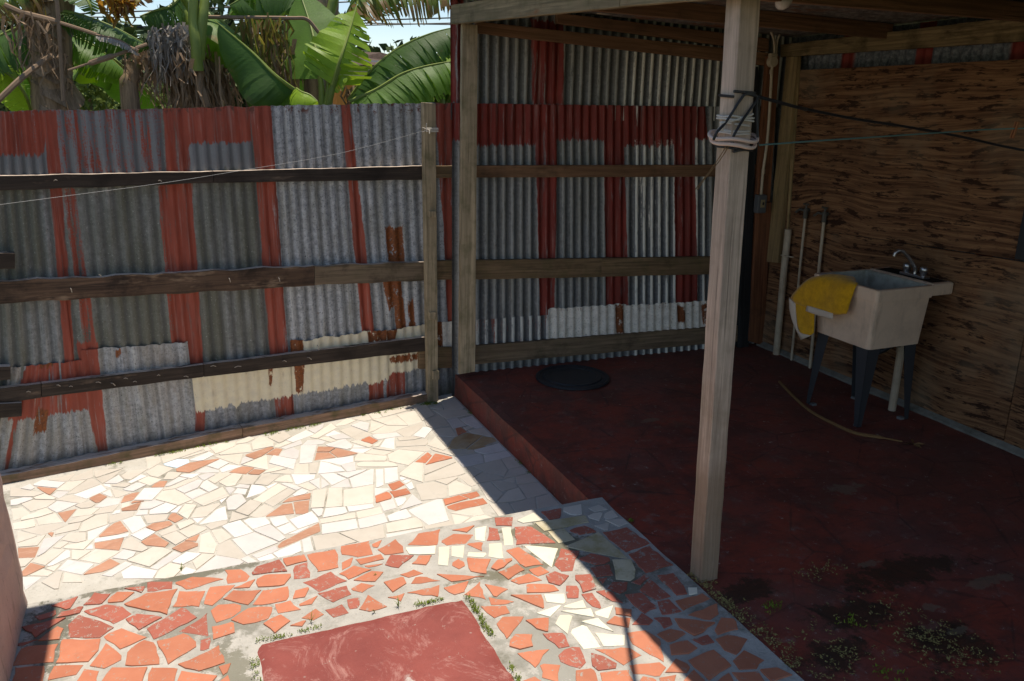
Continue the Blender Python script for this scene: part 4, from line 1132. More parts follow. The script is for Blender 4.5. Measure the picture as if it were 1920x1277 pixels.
big=k.noise(P,1.3,4,.6); c=k.mix(k.mul(k.lin(big,5,-2.7),.6),c,(.30,.22,.14)); c=k.mix(k.mul(k.lin(k.noise(P,2.1,4,.6),5,-2.9),.6),c,(.09,.045,.025))
k.col(c); k.bump(k.ma('ADD',g,fine),.35,.004); M_PLY=k.m
rw=tag(empty('plywood_wall',(WX,4.6,.2)),'stained plywood wall on the shady right side behind the sink','wall')
def onW(px,py,x=WX): return onX(px,py,x)
def slabpanel(name,pts,x,th,mat,parent):
    V=[Vector((0,p[0],p[1])) for p in pts]; c=Vector((x,pts[0][0],pts[0][1])); V=[Vector((x,p[0],p[1]))-c for p in pts]+[Vector((x+th,p[0],p[1]))-c for p in pts]
    n=len(pts); Fa=[tuple(range(n)),tuple(range(2*n-1,n-1,-1))]+[((i+1)%n,i,n+i,n+(i+1)%n) for i in range(n)]
    return obj(name,V,Fa,mat,parent,M=Matrix.Translation(c),bevel=.002)
slabpanel('plywood_sheet',[(5.70,2.57),(5.70,1.312),(3.52,1.405),(3.50,2.60)],WX,.014,M_PLY,rw)
slabpanel('plywood_sheet',[(5.84,1.306),(5.84,.24),(3.40,.235),(3.40,1.402)],WX+.003,.014,M_PLY,rw)
slabpanel('plywood_sheet',[(3.394,1.41),(3.394,.235),(.9,.235),(.9,1.47)],WX+.003,.014,M_PLY,rw)
slabpanel('plywood_sheet',[(3.30,2.60),(3.30,2.02),(.9,2.02),(.9,2.62)],WX,.014,M_PLY,rw)
# dark shutter beside the upper sheet
k=MB('dark_window_frame',.5,.3).col((.025,.027,.03)); M_DKWIN=k.m
slabpanel('window_shutter',[(3.545,1.74),(3.545,1.408),(3.31,1.418),(3.31,2.0),(3.40,2.0)],WX-.012,.02,M_DKWIN,rw)
M_RW=MB('outer_iron',.65,.3); kk=M_RW; cd=kk.obj; sy=kk.sep(cd)[1]
nn=kk.noise(kk.map(cd,(1,3.1,.01),(0,.9,0)),1,0,.5); mo=kk.noise(cd,40,4,.7)
c=kk.mix(kk.lin(mo,4,-1.6),(.09,.10,.115),(.25,.26,.28)); band=kk.lin(kk.ma('SINE',kk.ma('MULTIPLY_ADD',sy,8.5,1.2)),9,-6.6); c=kk.mix(band,c,(.24,.035,.025)); kk.col(c); M_RW=kk.m
def side_iron(y0,y1,dx):
    n=int((y1-y0)/PITCH_C*10); V=[];Fa=[];H=((.2),(1.2),(2.2),None)
    for s in (0,1):
        for zz in H:
            for j in range(n+1):
                y=y0+(y1-y0)*j/n; V.append((.009*math.sin(2*math.pi*y/PITCH_C)+dx+s*.0015,y-y0,zz or roofz(WX+.085,y)+.022))
    N=len(H)*(n+1)
    for i in range(len(H)-1):
        for j in range(n):
            a=i*(n+1)+j; Fa.append((a,a+n+1,a+n+2,a+1)); Fa.append((N+a,N+a+1,N+a+n+2,N+a+n+1))
    return obj('iron_sheet',V,Fa,M_RW,rw,M=Matrix.Translation((WX+.085,y0,0)),smooth=True)
for i in range(7): side_iron(.9+i*.72,.9+i*.72+.75,(i%2)*.004)
rail_pts=lambda q,x:[onX(a,b,x) for a,b in q]
tl,tr,bl,br=rail_pts([(1463,84),(1935,28),(1463,107),(1935,76)],WX-.05)
plank_pts('wall_beam',tl,tr,bl,br,Vector((.05,0,0)),M_BTOP,rw,rough=.004,seed=121)
e1=tr+(tr-tl)*.62; e2=br+(br-bl)*.62
plank_pts('wall_beam',tr+Vector((.001,-.001,0)),e1,br+Vector((.001,-.001,0)),e2,Vector((.05,0,0)),M_BTOP,rw,rough=.004,seed=122)
def stud(q,x,th,mat,par,seed):
    (a,b,c_,d)=rail_pts(q,x)   # top-left, top-right, bottom-left, bottom-right
    return plank_pts('stud',c_,a,d,b,Vector((th,0,0)),mat,par,rough=.003,seed=seed)
stud([(1474,106),(1495,106),(1437,491),(1458,493)],WX-.045,.044,M_STUD,rw,123)
stud([(1493,104),(1500,104),(1474,430),(1478,430)],WX-.016,.015,M_STUD,rw,124)
for i,q in enumerate([[(1440,105),(1462,105),(1418,378),(1444,378)],[(1421,380),(1447,380),(1405,640),(1432,648)]]):
    a,b,c_,d=[F2.at(px,py,.11) for px,py in q]
    plank_pts('stud',c_,a,d,b,-F2.n*.045,M_REDSTUD,rw,rough=.003,seed=125+i)
a,b,c_,d=[F2.at(px,py,.09) for px,py in [(1405,125),(1422,125),(1385,655),(1404,655)]]
plank_pts('stud',c_,a,d,b,-F2.n*.05,wood('blackened_stud',(.03,.03,.03),(.02,.02,.02)),rw,rough=.003,seed=128)
M_PLASTER=grout('crumbly_render',(.26,.25,.21),(.15,.14,.115),(.07,.07,.05))
V=[];Fa=[];ns=70
for i in range(ns+1):
    y=5.85-i*(5.85-.9)/ns; a=.028+.022*mnoise.noise(Vector((y*5,3,0)))+.012*mnoise.noise(Vector((y*19,3,0)))
    V+=[(WX-a,y,.195),(WX-a*.8,y,.21+.01*mnoise.noise(Vector((y*9,8,0)))),(WX+.02,y,.245+.018*mnoise.noise(Vector((y*7,5,0))))]
for i in range(ns):
    for j in (0,1): a=3*i+j; Fa.append((a,a+1,a+4,a+3))
obj('mortar_skirting',V,Fa,M_PLASTER,rw)

# ---------------------------------------------------------------- left masonry pier with an added, unseen roof shading it
k=MB('stained_pink_render',.9,.2); P=k.obj
c=k.mix(k.lin(k.noise(P,4,5,.7),3,-1),(.62,.45,.37),(.47,.34,.285)); c=k.mix(k.lin(k.noise(k.map(P,(8,8,1.6)),1,5,.75),7,-3.9),c,(.16,.12,.09)); c=k.mix(k.lin(k.noise(P,70,4,.7),8,-5.0),c,(.11,.09,.07))
k.col(c); k.bump(k.noise(P,50,5,.7),.5,.004); M_RENDER=k.m
bm=bmesh.new(); bmesh.ops.create_cube(bm,size=1)
bmesh.ops.subdivide_edges(bm,edges=bm.edges[:],cuts=8,use_grid_fill=True)
for v in bm.verts:
    x,y,z=v.co; n_=mnoise.noise(Vector((x*6,y*6,z*6)))*.010
    t=z+.5
    v.co=Vector((x*(.66+.045*(1-t))+n_,y*(1.3)+n_,z*.66))
    if z>.49 and x>.45: v.co.z-=.014
me=bpy.data.meshes.new('masonry_pier'); bm.to_mesh(me); bm.free(); me.materials.append(M_RENDER)
pier=bpy.data.objects.new('masonry_pier',me); C.objects.link(pier); pier.location=(-1.045,3.06,.53)
pier.modifiers.new('b','BEVEL').width=.008
tag(pier,'stained pinkish rendered low wall end at the left edge of the terracotta path','low wall')
shade_roof=tag(empty('unseen_shade_roof',(-1.1,3.0,2.9)),'unseen roof added above the pink low wall to shade its foot','roof')
M_PW=MB('shade_roof_paint',.7,.3).col((.55,.5,.45)).m
box('roof_slab',-2.6,-.34,1.6,3.79,2.9,3.0,M_PW,shade_roof,.01)  # unseen slab and column, added to shade the foot of the pier
box('column',-1.30,-1.12,2.9,3.08,.86,2.9,M_PW,shade_roof,.01)

# ---------------------------------------------------------------- laundry sink
k=MB('moulded_cream_plastic',.45,.4); P=k.obj
c=k.mix(k.lin(k.noise(P,5,5,.7),4,-1.8),(.74,.55,.40),(.60,.44,.32)); c=k.mix(k.mul(k.lin(k.noise(k.map(P,(14,14,2)),1,5,.7),6,-3.3),.5),c,(.30,.22,.16)); c=k.mix(k.lin(k.noise(P,120,3,.6),12,-8.2),c,(.2,.14,.1))
k.col(c); M_SINK=k.m
k=MB('sink_inside',.5,.4); k.col(k.mix(k.lin(k.noise(k.obj,7,5,.7),4,-1.8),(.50,.50,.42),(.30,.28,.22))); M_SINKI=k.m
M_LEG=MB('dark_blue_grey_steel',.5,.4).col((.038,.041,.046)).m
M_CHROME=MB('tarnished_chrome',.28,.5); M_CHROME.b.inputs['Metallic'].default_value=.9; M_CHROME=M_CHROME.col((.45,.45,.46)).m
M_GRIME=MB('dark_grime',.9,.1).col((.03,.025,.02)).m
sink=tag(empty('laundry_sink',(4.46,4.2,.2)),'freestanding cream laundry sink on four dark steel legs against the plywood wall','sink')
SX0,SX1,SY0,SY1,ST,SB=4.205,4.70,3.93,4.52,1.170,.755
def ring(x0,x1,y0,y1,z,r=.02,n=3):
    out=[]
    for cx,cy,a0 in ((x1-r,y1-r,0),(x0+r,y1-r,90),(x0+r,y0+r,180),(x1-r,y0+r,270)):
        for i in range(n+1):
            a=R_(a0+90*i/n); out.append(Vector((cx+r*math.cos(a),cy+r*math.sin(a),z)))
    return out
def loft(rings,cap0=True,cap1=True):
    n=len(rings[0]); V=[q for rg in rings for q in rg]; Fa=[]
    for i in range(len(rings)-1):
        for k_ in range(n): Fa.append((i*n+k_,i*n+(k_+1)%n,(i+1)*n+(k_+1)%n,(i+1)*n+k_))
    if cap0: Fa.append(tuple(range(n))[::-1])
    if cap1: Fa.append(tuple((len(rings)-1)*n+k_ for k_ in range(n)))
    return V,Fa
so_=Vector((4.46,4.2,.2))
def put(name,V,Fa,mat,parent=sink,bevel=0,smooth=False):
    return obj(name,[v-so_ for v in V],Fa,mat,parent,M=Matrix.Translation(so_),bevel=bevel,smooth=smooth)
rg=[ring(SX0+.035,SX1-.0,SY0+.045,SY1-.045,SB,.03),ring(SX0+.012,SX1,SY0+.014,SY1-.014,ST-.085,.025),ring(SX0+.010,SX1,SY0+.012,SY1-.012,ST-.083,.025),ring(SX0,SX1,SY0,SY1,ST-.080,.02),ring(SX0-.002,SX1,SY0-.002,SY1+.002,ST-.006,.02),ring(SX0+.004,SX1-.004,SY0+.004,SY1-.004,ST,.018),
 ring(SX0+.024,SX1-.02,SY0+.026,SY1-.026,ST,.018)]
V,Fa=loft(rg,True,False); put('basin_shell',V,Fa,M_SINK)
rg=[ring(SX0+.024,SX1-.02,SY0+.026,SY1-.026,ST-.0005,.018),ring(SX0+.03,SX1-.03,SY0+.03,SY1-.03,ST-.012,.02),ring(SX0+.065,SX1-.05,SY0+.07,SY1-.07,SB+.03,.04)]
V,Fa=loft(rg,False,True); put('basin_inside',V,[f[::-1] for f in Fa],M_SINKI)
# faucet deck reaching back to the wall
v,f=boxm(SX1+.001,WX-.006,SY0+.012,SY1-.01,ST-.078,ST+.006); put('faucet_deck',[Vector(q) for q in v],f,M_SINK,bevel=.012)
v,f=boxm(SX1+.03,WX-.03,SY0+.05,SY1-.05,ST+.0055,ST+.0085); put('deck_recess',[Vector(q) for q in v],f,M_GRIME,bevel=.002)
def legg(x,y,sx,sy):
    # angle-iron leg, both flanges taper to the foot; x,y outer top corner, sx,sy point inwards
    t=.003; zt,zb=SB+.0,.205; wt,wb=.105,.032; ix,iy=.028*sx*-1,.028*sy*-1
    parts=[]
    for ax in (0,1):
        T=Vector((x,y,zt)); B=Vector((x+ix*.6,y+iy*.6,zb))
        d=Vector((sx,0,0)) if ax==0 else Vector((0,sy,0)); n_=Vector((0,sy*t,0)) if ax==0 else Vector((sx*t,0,0))
        pts=[T,T+d*wt,B+d*wb,B]; V=pts+[p+n_ for p in pts]
        F_=[(0,1,2,3),(7,6,5,4),(0,4,5,1),(1,5,6,2),(2,6,7,3),(3,7,4,0)]; parts.append((V,F_))
    V,Fa=join_geo(parts); return V,Fa
for (x,y,sx,sy) in ((SX0+.05,SY0+.06,1,1),(SX0+.05,SY1-.06,1,-1),(SX1-.015,SY0+.06,-1,1),(SX1-.015,SY1-.06,-1,-1)):
    V,Fa=legg(x,y,sx,sy); lg=put('leg',V,Fa,M_LEG)
    v,f=boxm(min(x,x+.036*sx)-.017*sx*0,max(x,x+.036*sx),min(y,y+.036*sy),max(y,y+.036*sy),.196,.212)
    put('foot_cap',[Vector(q) for q in v],f,MB('grey_foot',.7,.3).col((.2,.2,.19)).m,lg)
fb=onZ(1709,514,ST+.03); FX,FY=4.775,4.17
v,f=boxm(FX-.032,FX+.032,FY-.105,FY+.105,ST+.009,ST+.028); fa=put('faucet_base',[Vector(q) for q in v],f,M_CHROME,bevel=.006)
for s in (-1,1):
    V,Fa=lathe_geo([(.018,ST+.026),(.020,ST+.045),(.026,ST+.05),(.027,ST+.078),(.020,ST+.088),(.002,ST+.089)],14,Vector((FX,FY+.072*s,0)))
    put('faucet_handle',V,Fa,M_CHROME,smooth=True)
sp=smooth_path([(FX,FY,ST+.026),(FX,FY,ST+.06),(FX-.03,FY+.01,ST+.11),(FX-.09,FY+.03,ST+.175),(FX-.125,FY+.042,ST+.19),(FX-.152,FY+.05,ST+.175),(FX-.158,FY+.052,ST+.150)],5)
V,Fa=tube_geo(sp,[.013]*8+[.011]*(len(sp)-8),10); put('spout',V,Fa,M_CHROME,smooth=True)
# drain
M_PVC=MB('aged_cream_pvc',.5,.4); kk=M_PVC; kk.col(kk.mix(kk.lin(kk.noise(kk.obj,8,5,.7),4,-1.8),(.52,.43,.31),(.38,.30,.21))); M_PVC=kk.m
M_BLACKP=MB('black_plastic',.45,.4).col((.018,.018,.02)).m
V,Fa=tube_geo(smooth_path([(4.46,4.22,SB+.01),(4.46,4.22,SB-.07),(4.50,4.20,SB-.115),(4.58,4.17,SB-.09),(4.66,4.16,SB-.05),(4.72,4.15,SB-.06)],5),.022,8); put('trap_pipe',V,Fa,M_BLACKP,smooth=True)
V,Fa=tube_geo([(4.735,4.15,SB-.045),(4.735,4.15,SB-.12)],.033,10); V2,F2_=tube_geo([(4.735,4.15,SB-.1),(4.735,4.15,.2)],.027,10); V,Fa=join_geo([(V,Fa),(V2,F2_)]); put('drain_pipe',V,Fa,M_PVC,smooth=False)
# ---------------------------------------------------------------- yellow towel over the rim
k=MB('mustard_towel_cloth',.95,.1); P=k.uvo
c=k.mix(k.lin(k.noise(k.obj,22,5,.7),3,-1),(.72,.38,.018),(.52,.26,.014)); c=k.mix(k.lin(k.noise(k.obj,9,5,.7),7,-4.4),c,(.30,.17,.03)); k.col(c)
k.bump(k.noise(k.obj,260,3,.7),.5,.002); k.b.inputs['Sheen Weight'].default_value=.3; M_TOWEL=k.m
M_TOWELW=MB('pale_towel_border',.95,.1).col((.62,.52,.42)).m
XO=SX0-.012
def tw(px,py,x): return onX(px,py,x)
rows=[ # from the far inside fold over the rim and down the outside; px along the rim from far (left) to near (right)
 [onX(1553,522,SX0+.11)+Vector((0,0,-.02)),onX(1575,519,SX0+.11),onX(1590,520,SX0+.10),onX(1602,520,SX0+.085),onX(1606,528,SX0+.06)+Vector((0,0,-.03))],
 [tw(1532,518,SX0+.035),tw(1551,514,SX0+.04),tw(1571,515,SX0+.04),tw(1590,520,SX0+.035),tw(1609,532,SX0+.02)],
 [tw(1512,526,XO-.02),tw(1532,524,XO-.03),tw(1556,527,XO-.012),tw(1582,532,XO-.02),tw(1606,536,XO-.004)],
 [tw(1496,541,XO-.045),tw(1520,545,XO-.045),tw(1549,546,XO-.03),tw(1577,549,XO-.038),tw(1600,551,XO-.012)],
 [tw(1484,557,XO-.055),tw(1512,566,XO-.05),tw(1541,567,XO-.04),tw(1571,569,XO-.055),tw(1593,572,XO-.02)],
 [tw(1486,565,XO-.045),tw(1511,575,XO-.045),tw(1538,583,XO-.042),tw(1566,590,XO-.05),tw(1588,588,XO-.02)]]
def cloth(name,rows,mat,parent,th=.006,sub=3,seed=0,amp=.004):
    R2=[smooth_path(r,sub) for r in rows]; cols=list(zip(*R2)); C2=[smooth_path(list(cc),sub) for cc in cols]
    n=len(C2); m_=len(C2[0]); V=[]
    for i in range(n):
        for j in range(m_):
            p=C2[i][j]; V.append(p+Vector((-abs(mnoise.noise(Vector((i*.5,j*.3,seed))))*amp*2,mnoise.noise(Vector((i*.6,j*.4,seed+4)))*amp,0)))
    Fa=[(i*m_+j,i*m_+j+1,(i+1)*m_+j+1,(i+1)*m_+j) for i in range(n-1) for j in range(m_-1)]
    o=obj(name,[v-so_ for v in V],Fa,mat,parent,M=Matrix.Translation(so_),smooth=True)
    s=o.modifiers.new('s','SOLIDIFY'); s.thickness=th; s.offset=0; return o
towel=tag(empty('towel',(SX0,4.35,ST)),'mustard yellow towel with a pale border draped over the sink rim','towel')
cloth('towel_fold',rows,M_TOWEL,towel,seed=3)
rows2=[[tw(1490,553,XO-.04),tw(1505,560,XO-.036),tw(1524,568,XO-.03)],[tw(1488,578,XO-.038),tw(1508,586,XO-.032),tw(1527,590,XO-.026)],[tw(1493,604,XO-.032),tw(1510,610,XO-.03),tw(1527,606,XO-.024)],[tw(1503,632,XO-.03),tw(1514,632,XO-.028),tw(1526,624,XO-.022)]]
cloth('towel_fold',rows2,M_TOWEL,towel,seed=8)
rows3=[[tw(1480,558,XO-.048),tw(1492,570,XO-.043)],[tw(1482,588,XO-.043),tw(1494,600,XO-.04)],[tw(1490,612,XO-.04),tw(1499,622,XO-.038)],[tw(1502,637,XO-.036),tw(1521,629,XO-.03)]]
cloth('towel_border',rows3,M_TOWELW,towel,seed=12)
rows4=[[tw(1514,573,XO-.052),tw(1538,580,XO-.05),tw(1562,588,XO-.057)],[tw(1511,583,XO-.052),tw(1536,592,XO-.05),tw(1561,598,XO-.056)]]
cloth('towel_border',rows4,M_TOWELW,towel,seed=14)

# ---------------------------------------------------------------- pipes on the wall
def pipe(label,x,px,r,mat,extra=None,z0=.19,group=None):
    a=onX(*px[0],x); b=onX(*px[1],x); b.z=z0; e=tag(empty('water_pipe',(b.x,b.y,b.z)),label,'pipe')
    tube('pipe_run',[a,a.lerp(b,.3)+Vector((0,.004,0)),a.lerp(b,.7),b],r,mat,e,n=9); return e,a,b
e,a,b=pipe('thick cream waste pipe, open at the top, beside the stud',WX-.045,((1478,430),(1455,668)),.030,M_PVC)
m_=a.lerp(b,.2); tube('pipe_clamp',[m_+Vector((.03,.035,0)),m_+Vector((-.033,.02,0)),m_+Vector((-.033,-.03,0)),m_+Vector((0,-.10,0))],.005,M_PVC,e)
M_BRASS=MB('dull_dark_brass',.5,.4).col((.08,.07,.055)).m
for lab,px,s in (('thin cream water pipe with a dark tap, second from the stud',((1510,405),(1483,683)),.011),('thin cream water pipe with a dark valve, nearest the sink',((1545,412),(1518,694)),.013)):
    e,a,b=pipe(lab,WX-.035,px,s,M_PVC)
    V,Fa=join_geo([tube_geo([a-Vector((0,0,.02)),a+Vector((0,0,.06))],.019,8),tube_geo([a+Vector((0,0,.045)),a+Vector((.03,0,.045))],.016,8),tube_geo([a+Vector((0,0,.06)),a+Vector((0,0,.095))],.008,6),tube_geo([a+Vector((-.005,-.03,.095)),a+Vector((-.005,.03,.095))],.008,6)])
    obj('tap',[v-a for v in V],Fa,M_BRASS,e,M=Matrix.Translation(a))
    tube('tap_spout',[a+Vector((0,0,.04)),a+Vector((-.02,.05,.05)),a+Vector((-.03,.085,.02))],.010,M_BRASS,e,n=7)

# ---------------------------------------------------------------- electric conduit, box, bulb
cond=tag(empty('electrical_conduit',(4.74,5.80,1.55)),'cream electrical conduit with round junction box and grey switch box in the back corner','conduit')
yy=.13
J=F2.at(1448,116,yy); B_=F2.at(1427,366,yy); Mid=F2.at(1440,250,yy)
tube('conduit_run',[J,Mid,F2.at(1431,320,yy),B_],.012,M_PVC,cond,n=8,sm=4)
for q in ((1446,135),(1431,322)):
    c_=F2.at(*q,yy); tube('conduit_coupling',[c_+Vector((0,0,.018)),c_-Vector((0,0,.018))],.0155,M_PVC,cond,n=8)
L_=[F2.at(1452,100,yy),F2.at(1451,75,yy),F2.at(1443,55,yy),F2.at(1432,47,yy),F2.at(1405,42,yy),F2.at(1370,37,yy),F2.at(1300,31,yy),F2.at(1120,24,yy)]
tube('conduit_run',L_,.010,M_PVC,cond,n=8,sm=3)
xw=4.80
Rr=[onX(1455,100,xw),onX(1458,75,xw),onX(1467,58,xw),onX(1482,49,xw),onX(1520,43,xw),onX(1560,40,xw),onX(1680,31,xw),onX(1760,22,xw),onX(1900,6,xw)]
tube('conduit_run',Rr,.010,M_PVC,cond,n=8,sm=3)
def disc_y(c_,r,t,mat,name,par):
    V,Fa=lathe_geo([(r,0),(r,t*.8),(r*.9,t),(.002,t)],18); Mx=Matrix.Translation(c_)@Matrix.Rotation(R_(90),4,'X')
    return obj(name,V,Fa,mat,par,M=Mx)
jb=disc_y(J+Vector((0,.02,0)),.042,.045,M_PVC,'junction_box',cond)
box('junction_neck',J.x-.035,J.x+.035,J.y-.018,J.y+.018,J.z+.025,J.z+.065,M_PVC,cond,.006)
sb=box('switch_box',B_.x-.045,B_.x+.045,B_.y-.03,B_.y+.03,B_.z-.15,B_.z+.005,MB('grey_metal_box',.5,.4).col((.10,.105,.11)).m,cond,.008)
box('switch_plate',B_.x-.02,B_.x+.02,B_.y-.036,B_.y-.029,B_.z-.10,B_.z-.035,MB('yellowed_plate',.5,.4).col((.30,.24,.13)).m,sb)
box('switch_toggle',B_.x-.006,B_.x+.006,B_.y-.044,B_.y-.035,B_.z-.078,B_.z-.055,M_BLACKP,sb)
lamp=tag(empty('light_bulb',(3.0,3.6,2.83)),'unlit white bulb in a ceiling holder behind the front post','bulb')
lc=onY(1473,1,3.6)
V,Fa=lathe_geo([(.002,-.055),(.022,-.05),(.034,-.03),(.036,-.008),(.027,.018),(.016,.035),(.015,.05)],16); o=obj('glass_bulb',V,Fa,MB('milky_glass',.3,.5).col((.62,.56,.50)).m,lamp,M=Matrix.Translation(lc)@Matrix.Rotation(R_(60),4,'Y'),smooth=True)
V,Fa=lathe_geo([(.022,.03),(.024,.07),(.045,.075),(.05,.09)],14); obj('lamp_holder',V,Fa,M_PVC,lamp,M=Matrix.Translation(lc)@Matrix.Rotation(R_(60),4,'Y'))

# ---------------------------------------------------------------- lid on the slab
k=MB('black_rubber_lid',.55,.4); k.col(k.mix(k.noise(k.obj,9,5,.7),(.016,.017,.02),(.034,.035,.04))); M_LID=k.m
lidc=(onZ(1002,707,.215)+onZ(1145,705,.215))/2; LR=.292
V,Fa=lathe_geo([(LR,0),(LR,.012),(LR-.008,.019),(LR-.03,.020),(LR-.038,.013),(LR-.06,.013),(LR-.068,.022),(LR-.10,.024),(LR-.106,.018),(.002,.019)],48)
lid=tag(empty('drain_cover',(lidc.x,lidc.y,.2)),'round black lid lying flat on the dark red floor by the back wall','lid')
obj('cover_plate',V,Fa,M_LID,lid,M=Matrix.Translation((lidc.x,lidc.y,.203)),smooth=False)
# stick of dried leaf stalk on the floor
M_CANE=MB('dry_cane',.8,.2).col((.22,.12,.05)).m
P_=[onZ(1462,716,.212),onZ(1490,745,.208),onZ(1520,771,.208),onZ(1560,793,.207),onZ(1604,812,.208),onZ(1650,820,.21),onZ(1692,828,.208)]
tag(tube('dry_stalk',P_,[.012]*6+[.012]*25+[.006]*6,M_CANE,n=6,sm=6),'long thin dry brown stalk lying curved on the floor in front of the sink','stalk')
lf=[];c0=onZ(1712,832,.206)
for i in range(7):
    a=rt.uniform(0,6.28); d=Vector((math.cos(a),math.sin(a),0)); s_=Vector((-d.y,d.x,0))*.012; L=rt.uniform(.04,.09)
    lf.append(([c0,c0+d*L*.5+s_+Z*.01,c0+d*L+Z*.004,c0+d*L*.5-s_],[(0,1,2,3)]))
V,Fa=join_geo(lf); tag(obj('dead_leaves',V,Fa,M_CANE),'small clump of crumpled brown leaves at the end of the dry stalk','leaf litter')

# ---------------------------------------------------------------- cords on the front post
M_BLK=MB('black_cable',.45,.4).col((.02,.02,.022)).m
M_ROPE=MB('frayed_white_rope',.9,.1).col((.58,.54,.48)).m
M_TEAL=MB('blue_green_line',.5,.3).col((.10,.22,.22)).m
M_PINK=MB('coiled_cream_hose',.5,.4).col((.66,.50,.42)).m
M_STR=MB('clear_nylon_line',.3,.5).col((.40,.40,.38)).m
def postc(z): t=(z-pb.z)/(pt.z-pb.z); return pb.lerp(pt,t)
hw=.0495
def around(z0,z1,turns,hh=hw,n=8,start=0,wob=0.,seed=0):
    out=[];N=int(turns*n)
    for i in range(N+1):
        a=2*math.pi*i/n+start; z=z0+(z1-z0)*i/N+wob*mnoise.noise(Vector((i*.7,seed,0)))
        c=Vector((math.cos(a),math.sin(a),0)); s=max(abs(c.x),abs(c.y)); q=c/s*hh; q*= .96 if abs(abs(c.x)-abs(c.y))<.1 else 1.0
        p=postc(z); out.append(Vector((p.x+q.x,p.y+q.y,z)))
    return out
def atpost(px,py,d=-.05): return onY(px,py,pb.y+d)
kn=atpost(1420,181,-.052)
cab=tag(empty('black_cable',kn),'black cable knotted round the front post and slung towards the right wall','cable')
tube('cable_run',[kn,onX(1452,192,3.0)*0+kn.lerp(Vector((4.86,3.50,2.12)),.12)-Z*.02]+[onX(px,py,x) for px,py,x in ((1500,202,2.75),(1596,222,3.15),(1700,238,3.55),(1800,256,3.95),(1925,283,4.35))]+[(4.885,2.62,1.98)],.0068,M_BLK,cab,n=7,sm=4)
tube('cable_loop',around(2.372,2.352,1.05,hw+.004,start=-2.4),.0055,M_BLK,cab,n=6,sm=2)
tube('cable_loop',[kn,atpost(1400,176,-.058),atpost(1388,188,-.056),atpost(1362,228,-.056),atpost(1345,247,-.07),atpost(1338,262,-.06)],.0058,M_BLK,cab,n=6,sm=4)
tube('cable_loop',[kn,atpost(1418,190,-.056),atpost(1396,220,-.062),atpost(1378,250,-.085),atpost(1374,262,-.07)],.0058,M_BLK,cab,n=6,sm=4)
tube('cable_loop',around(2.145,2.175,1.1,hw+.010,start=-2.2,wob=.01),.0058,M_BLK,cab,n=6,sm=2)
tube('cable_loop',around(2.155,2.160,1.0,hw+.012,start=-2.0,wob=.012,seed=3),.0050,M_BLK,cab,n=6,sm=2)
tube('cable_loop',[kn,kn+Vector((.004,.0,-.06)),atpost(1420,240,-.055),atpost(1421,270,-.06)],.0055,M_BLK,cab,n=6,sm=3)
rope=tag(empty('white_rope',postc(2.25)),'frayed white cord wound several times round the front post','rope')
for i,(z0,z1,tn) in enumerate(((2.282,2.262,2.1),(2.262,2.235,1.2),(2.228,2.206,2.2))):
    tube('rope_winding',around(z0,z1,tn,hw+.003,start=i*.5,wob=.010,seed=i),.0042,M_ROPE,rope,n=6,sm=2)
tube('rope_winding',[atpost(1356,244,-.05),atpost(1352,232,-.056),atpost(1380,225,-.056),atpost(1412,214,-.054)],.004,M_ROPE,rope,n=6,sm=3)
coil=tag(empty('hose_ring',postc(2.19)),'cream flat hose ring hanging slanted round the front post under the cords','hose')
for i,(r,dz,tl_) in enumerate(((.094,0,.30),(.088,-.016,.50))):
    c=Vector((postc(2.2).x-.012,postc(2.2).y-.012,2.200+dz)); P_=[c+Vector((r*1.04*math.cos(a),r*.92*math.sin(a),-tl_*r*-math.sin(a)*.45+.006*math.cos(3*a))) for a in [2*math.pi*q/28 for q in range(28)]]
    tube('hose_turn',P_,.0075,M_PINK,coil,n=8,closed=True)
dw=tag(empty('loose_wire',atpost(1345,300)),'thin loose wires dangling left of the front post','wire')
tube('wire_strand',[atpost(1366,266,-.06),atpost(1352,290,-.07),atpost(1330,322,-.075),atpost(1303,356,-.09)],.0018,M_CANE,dw,n=5,sm=3)
tube('wire_strand',[atpost(1370,268,-.06),atpost(1350,300,-.07),atpost(1322,335,-.085),atpost(1308,356,-.10)],.0018,M_CANE,dw,n=5,sm=3)
cl=tag(empty('clothesline',atpost(1424,272)),'thin blue-green clothesline from the front post to the right wall','clothesline')
cl1=onX(1903,241,4.1)
tube('line',[atpost(1424,272,-.05),onX(1520,265,2.6),onX(1640,257,3.1),onX(1760,249,3.6),cl1,cl1+Vector((.4,-.55,.03))],.0035,M_TEAL,cl,n=6,sm=3)
M_PEG=MB('orange_brown_peg',.6,.3).col((.34,.14,.06)).m
peg=tag(empty('clothes_peg',cl1),'small wooden clothes peg clipped on the blue-green line at the right edge','peg')
for s in (-1,1):
    v,f=boxm(-.006,.006,-.004+.007*s,.004+.007*s,-.05,.035); obj('peg_jaw',v,f,M_PEG,peg,M=Matrix.Translation(cl1)@Matrix.Rotation(R_(12),4,'Y'),bevel=.001)
t1=F1.at(803,243,.13)
fl=tag(empty('nylon_line',t1),'pale thin line sagging across the fence from its post to the left','clothesline')
tube('line',[onY(-40,389,4.2),onY(120,368,4.45),onY(300,344,4.75),onY(450,320,5.0),onY(640,287,5.45),t1],.0009,M_STR,fl,n=5,sm=3)
oc=tag(empty('unseen_shadow_cable',(1.99,2.98,2.86)),'unseen dark cable added at the roof edge for its shadow line on the terracotta path','cable')
tube('cable_run',[(1.99,2.98,2.86),(1.74,2.42,2.90),(1.40,1.68,3.0),(.9,.6,3.15),(.3,-.7,3.4)],.013,M_BLK,oc,n=7,sm=3)  # out of view, added to cast a thin shadow across the walkway
rp=tag(empty('string_knot',t1),'frayed grey string tied round the top of the fence post','string')
cc=F1.at(806,243,.09)
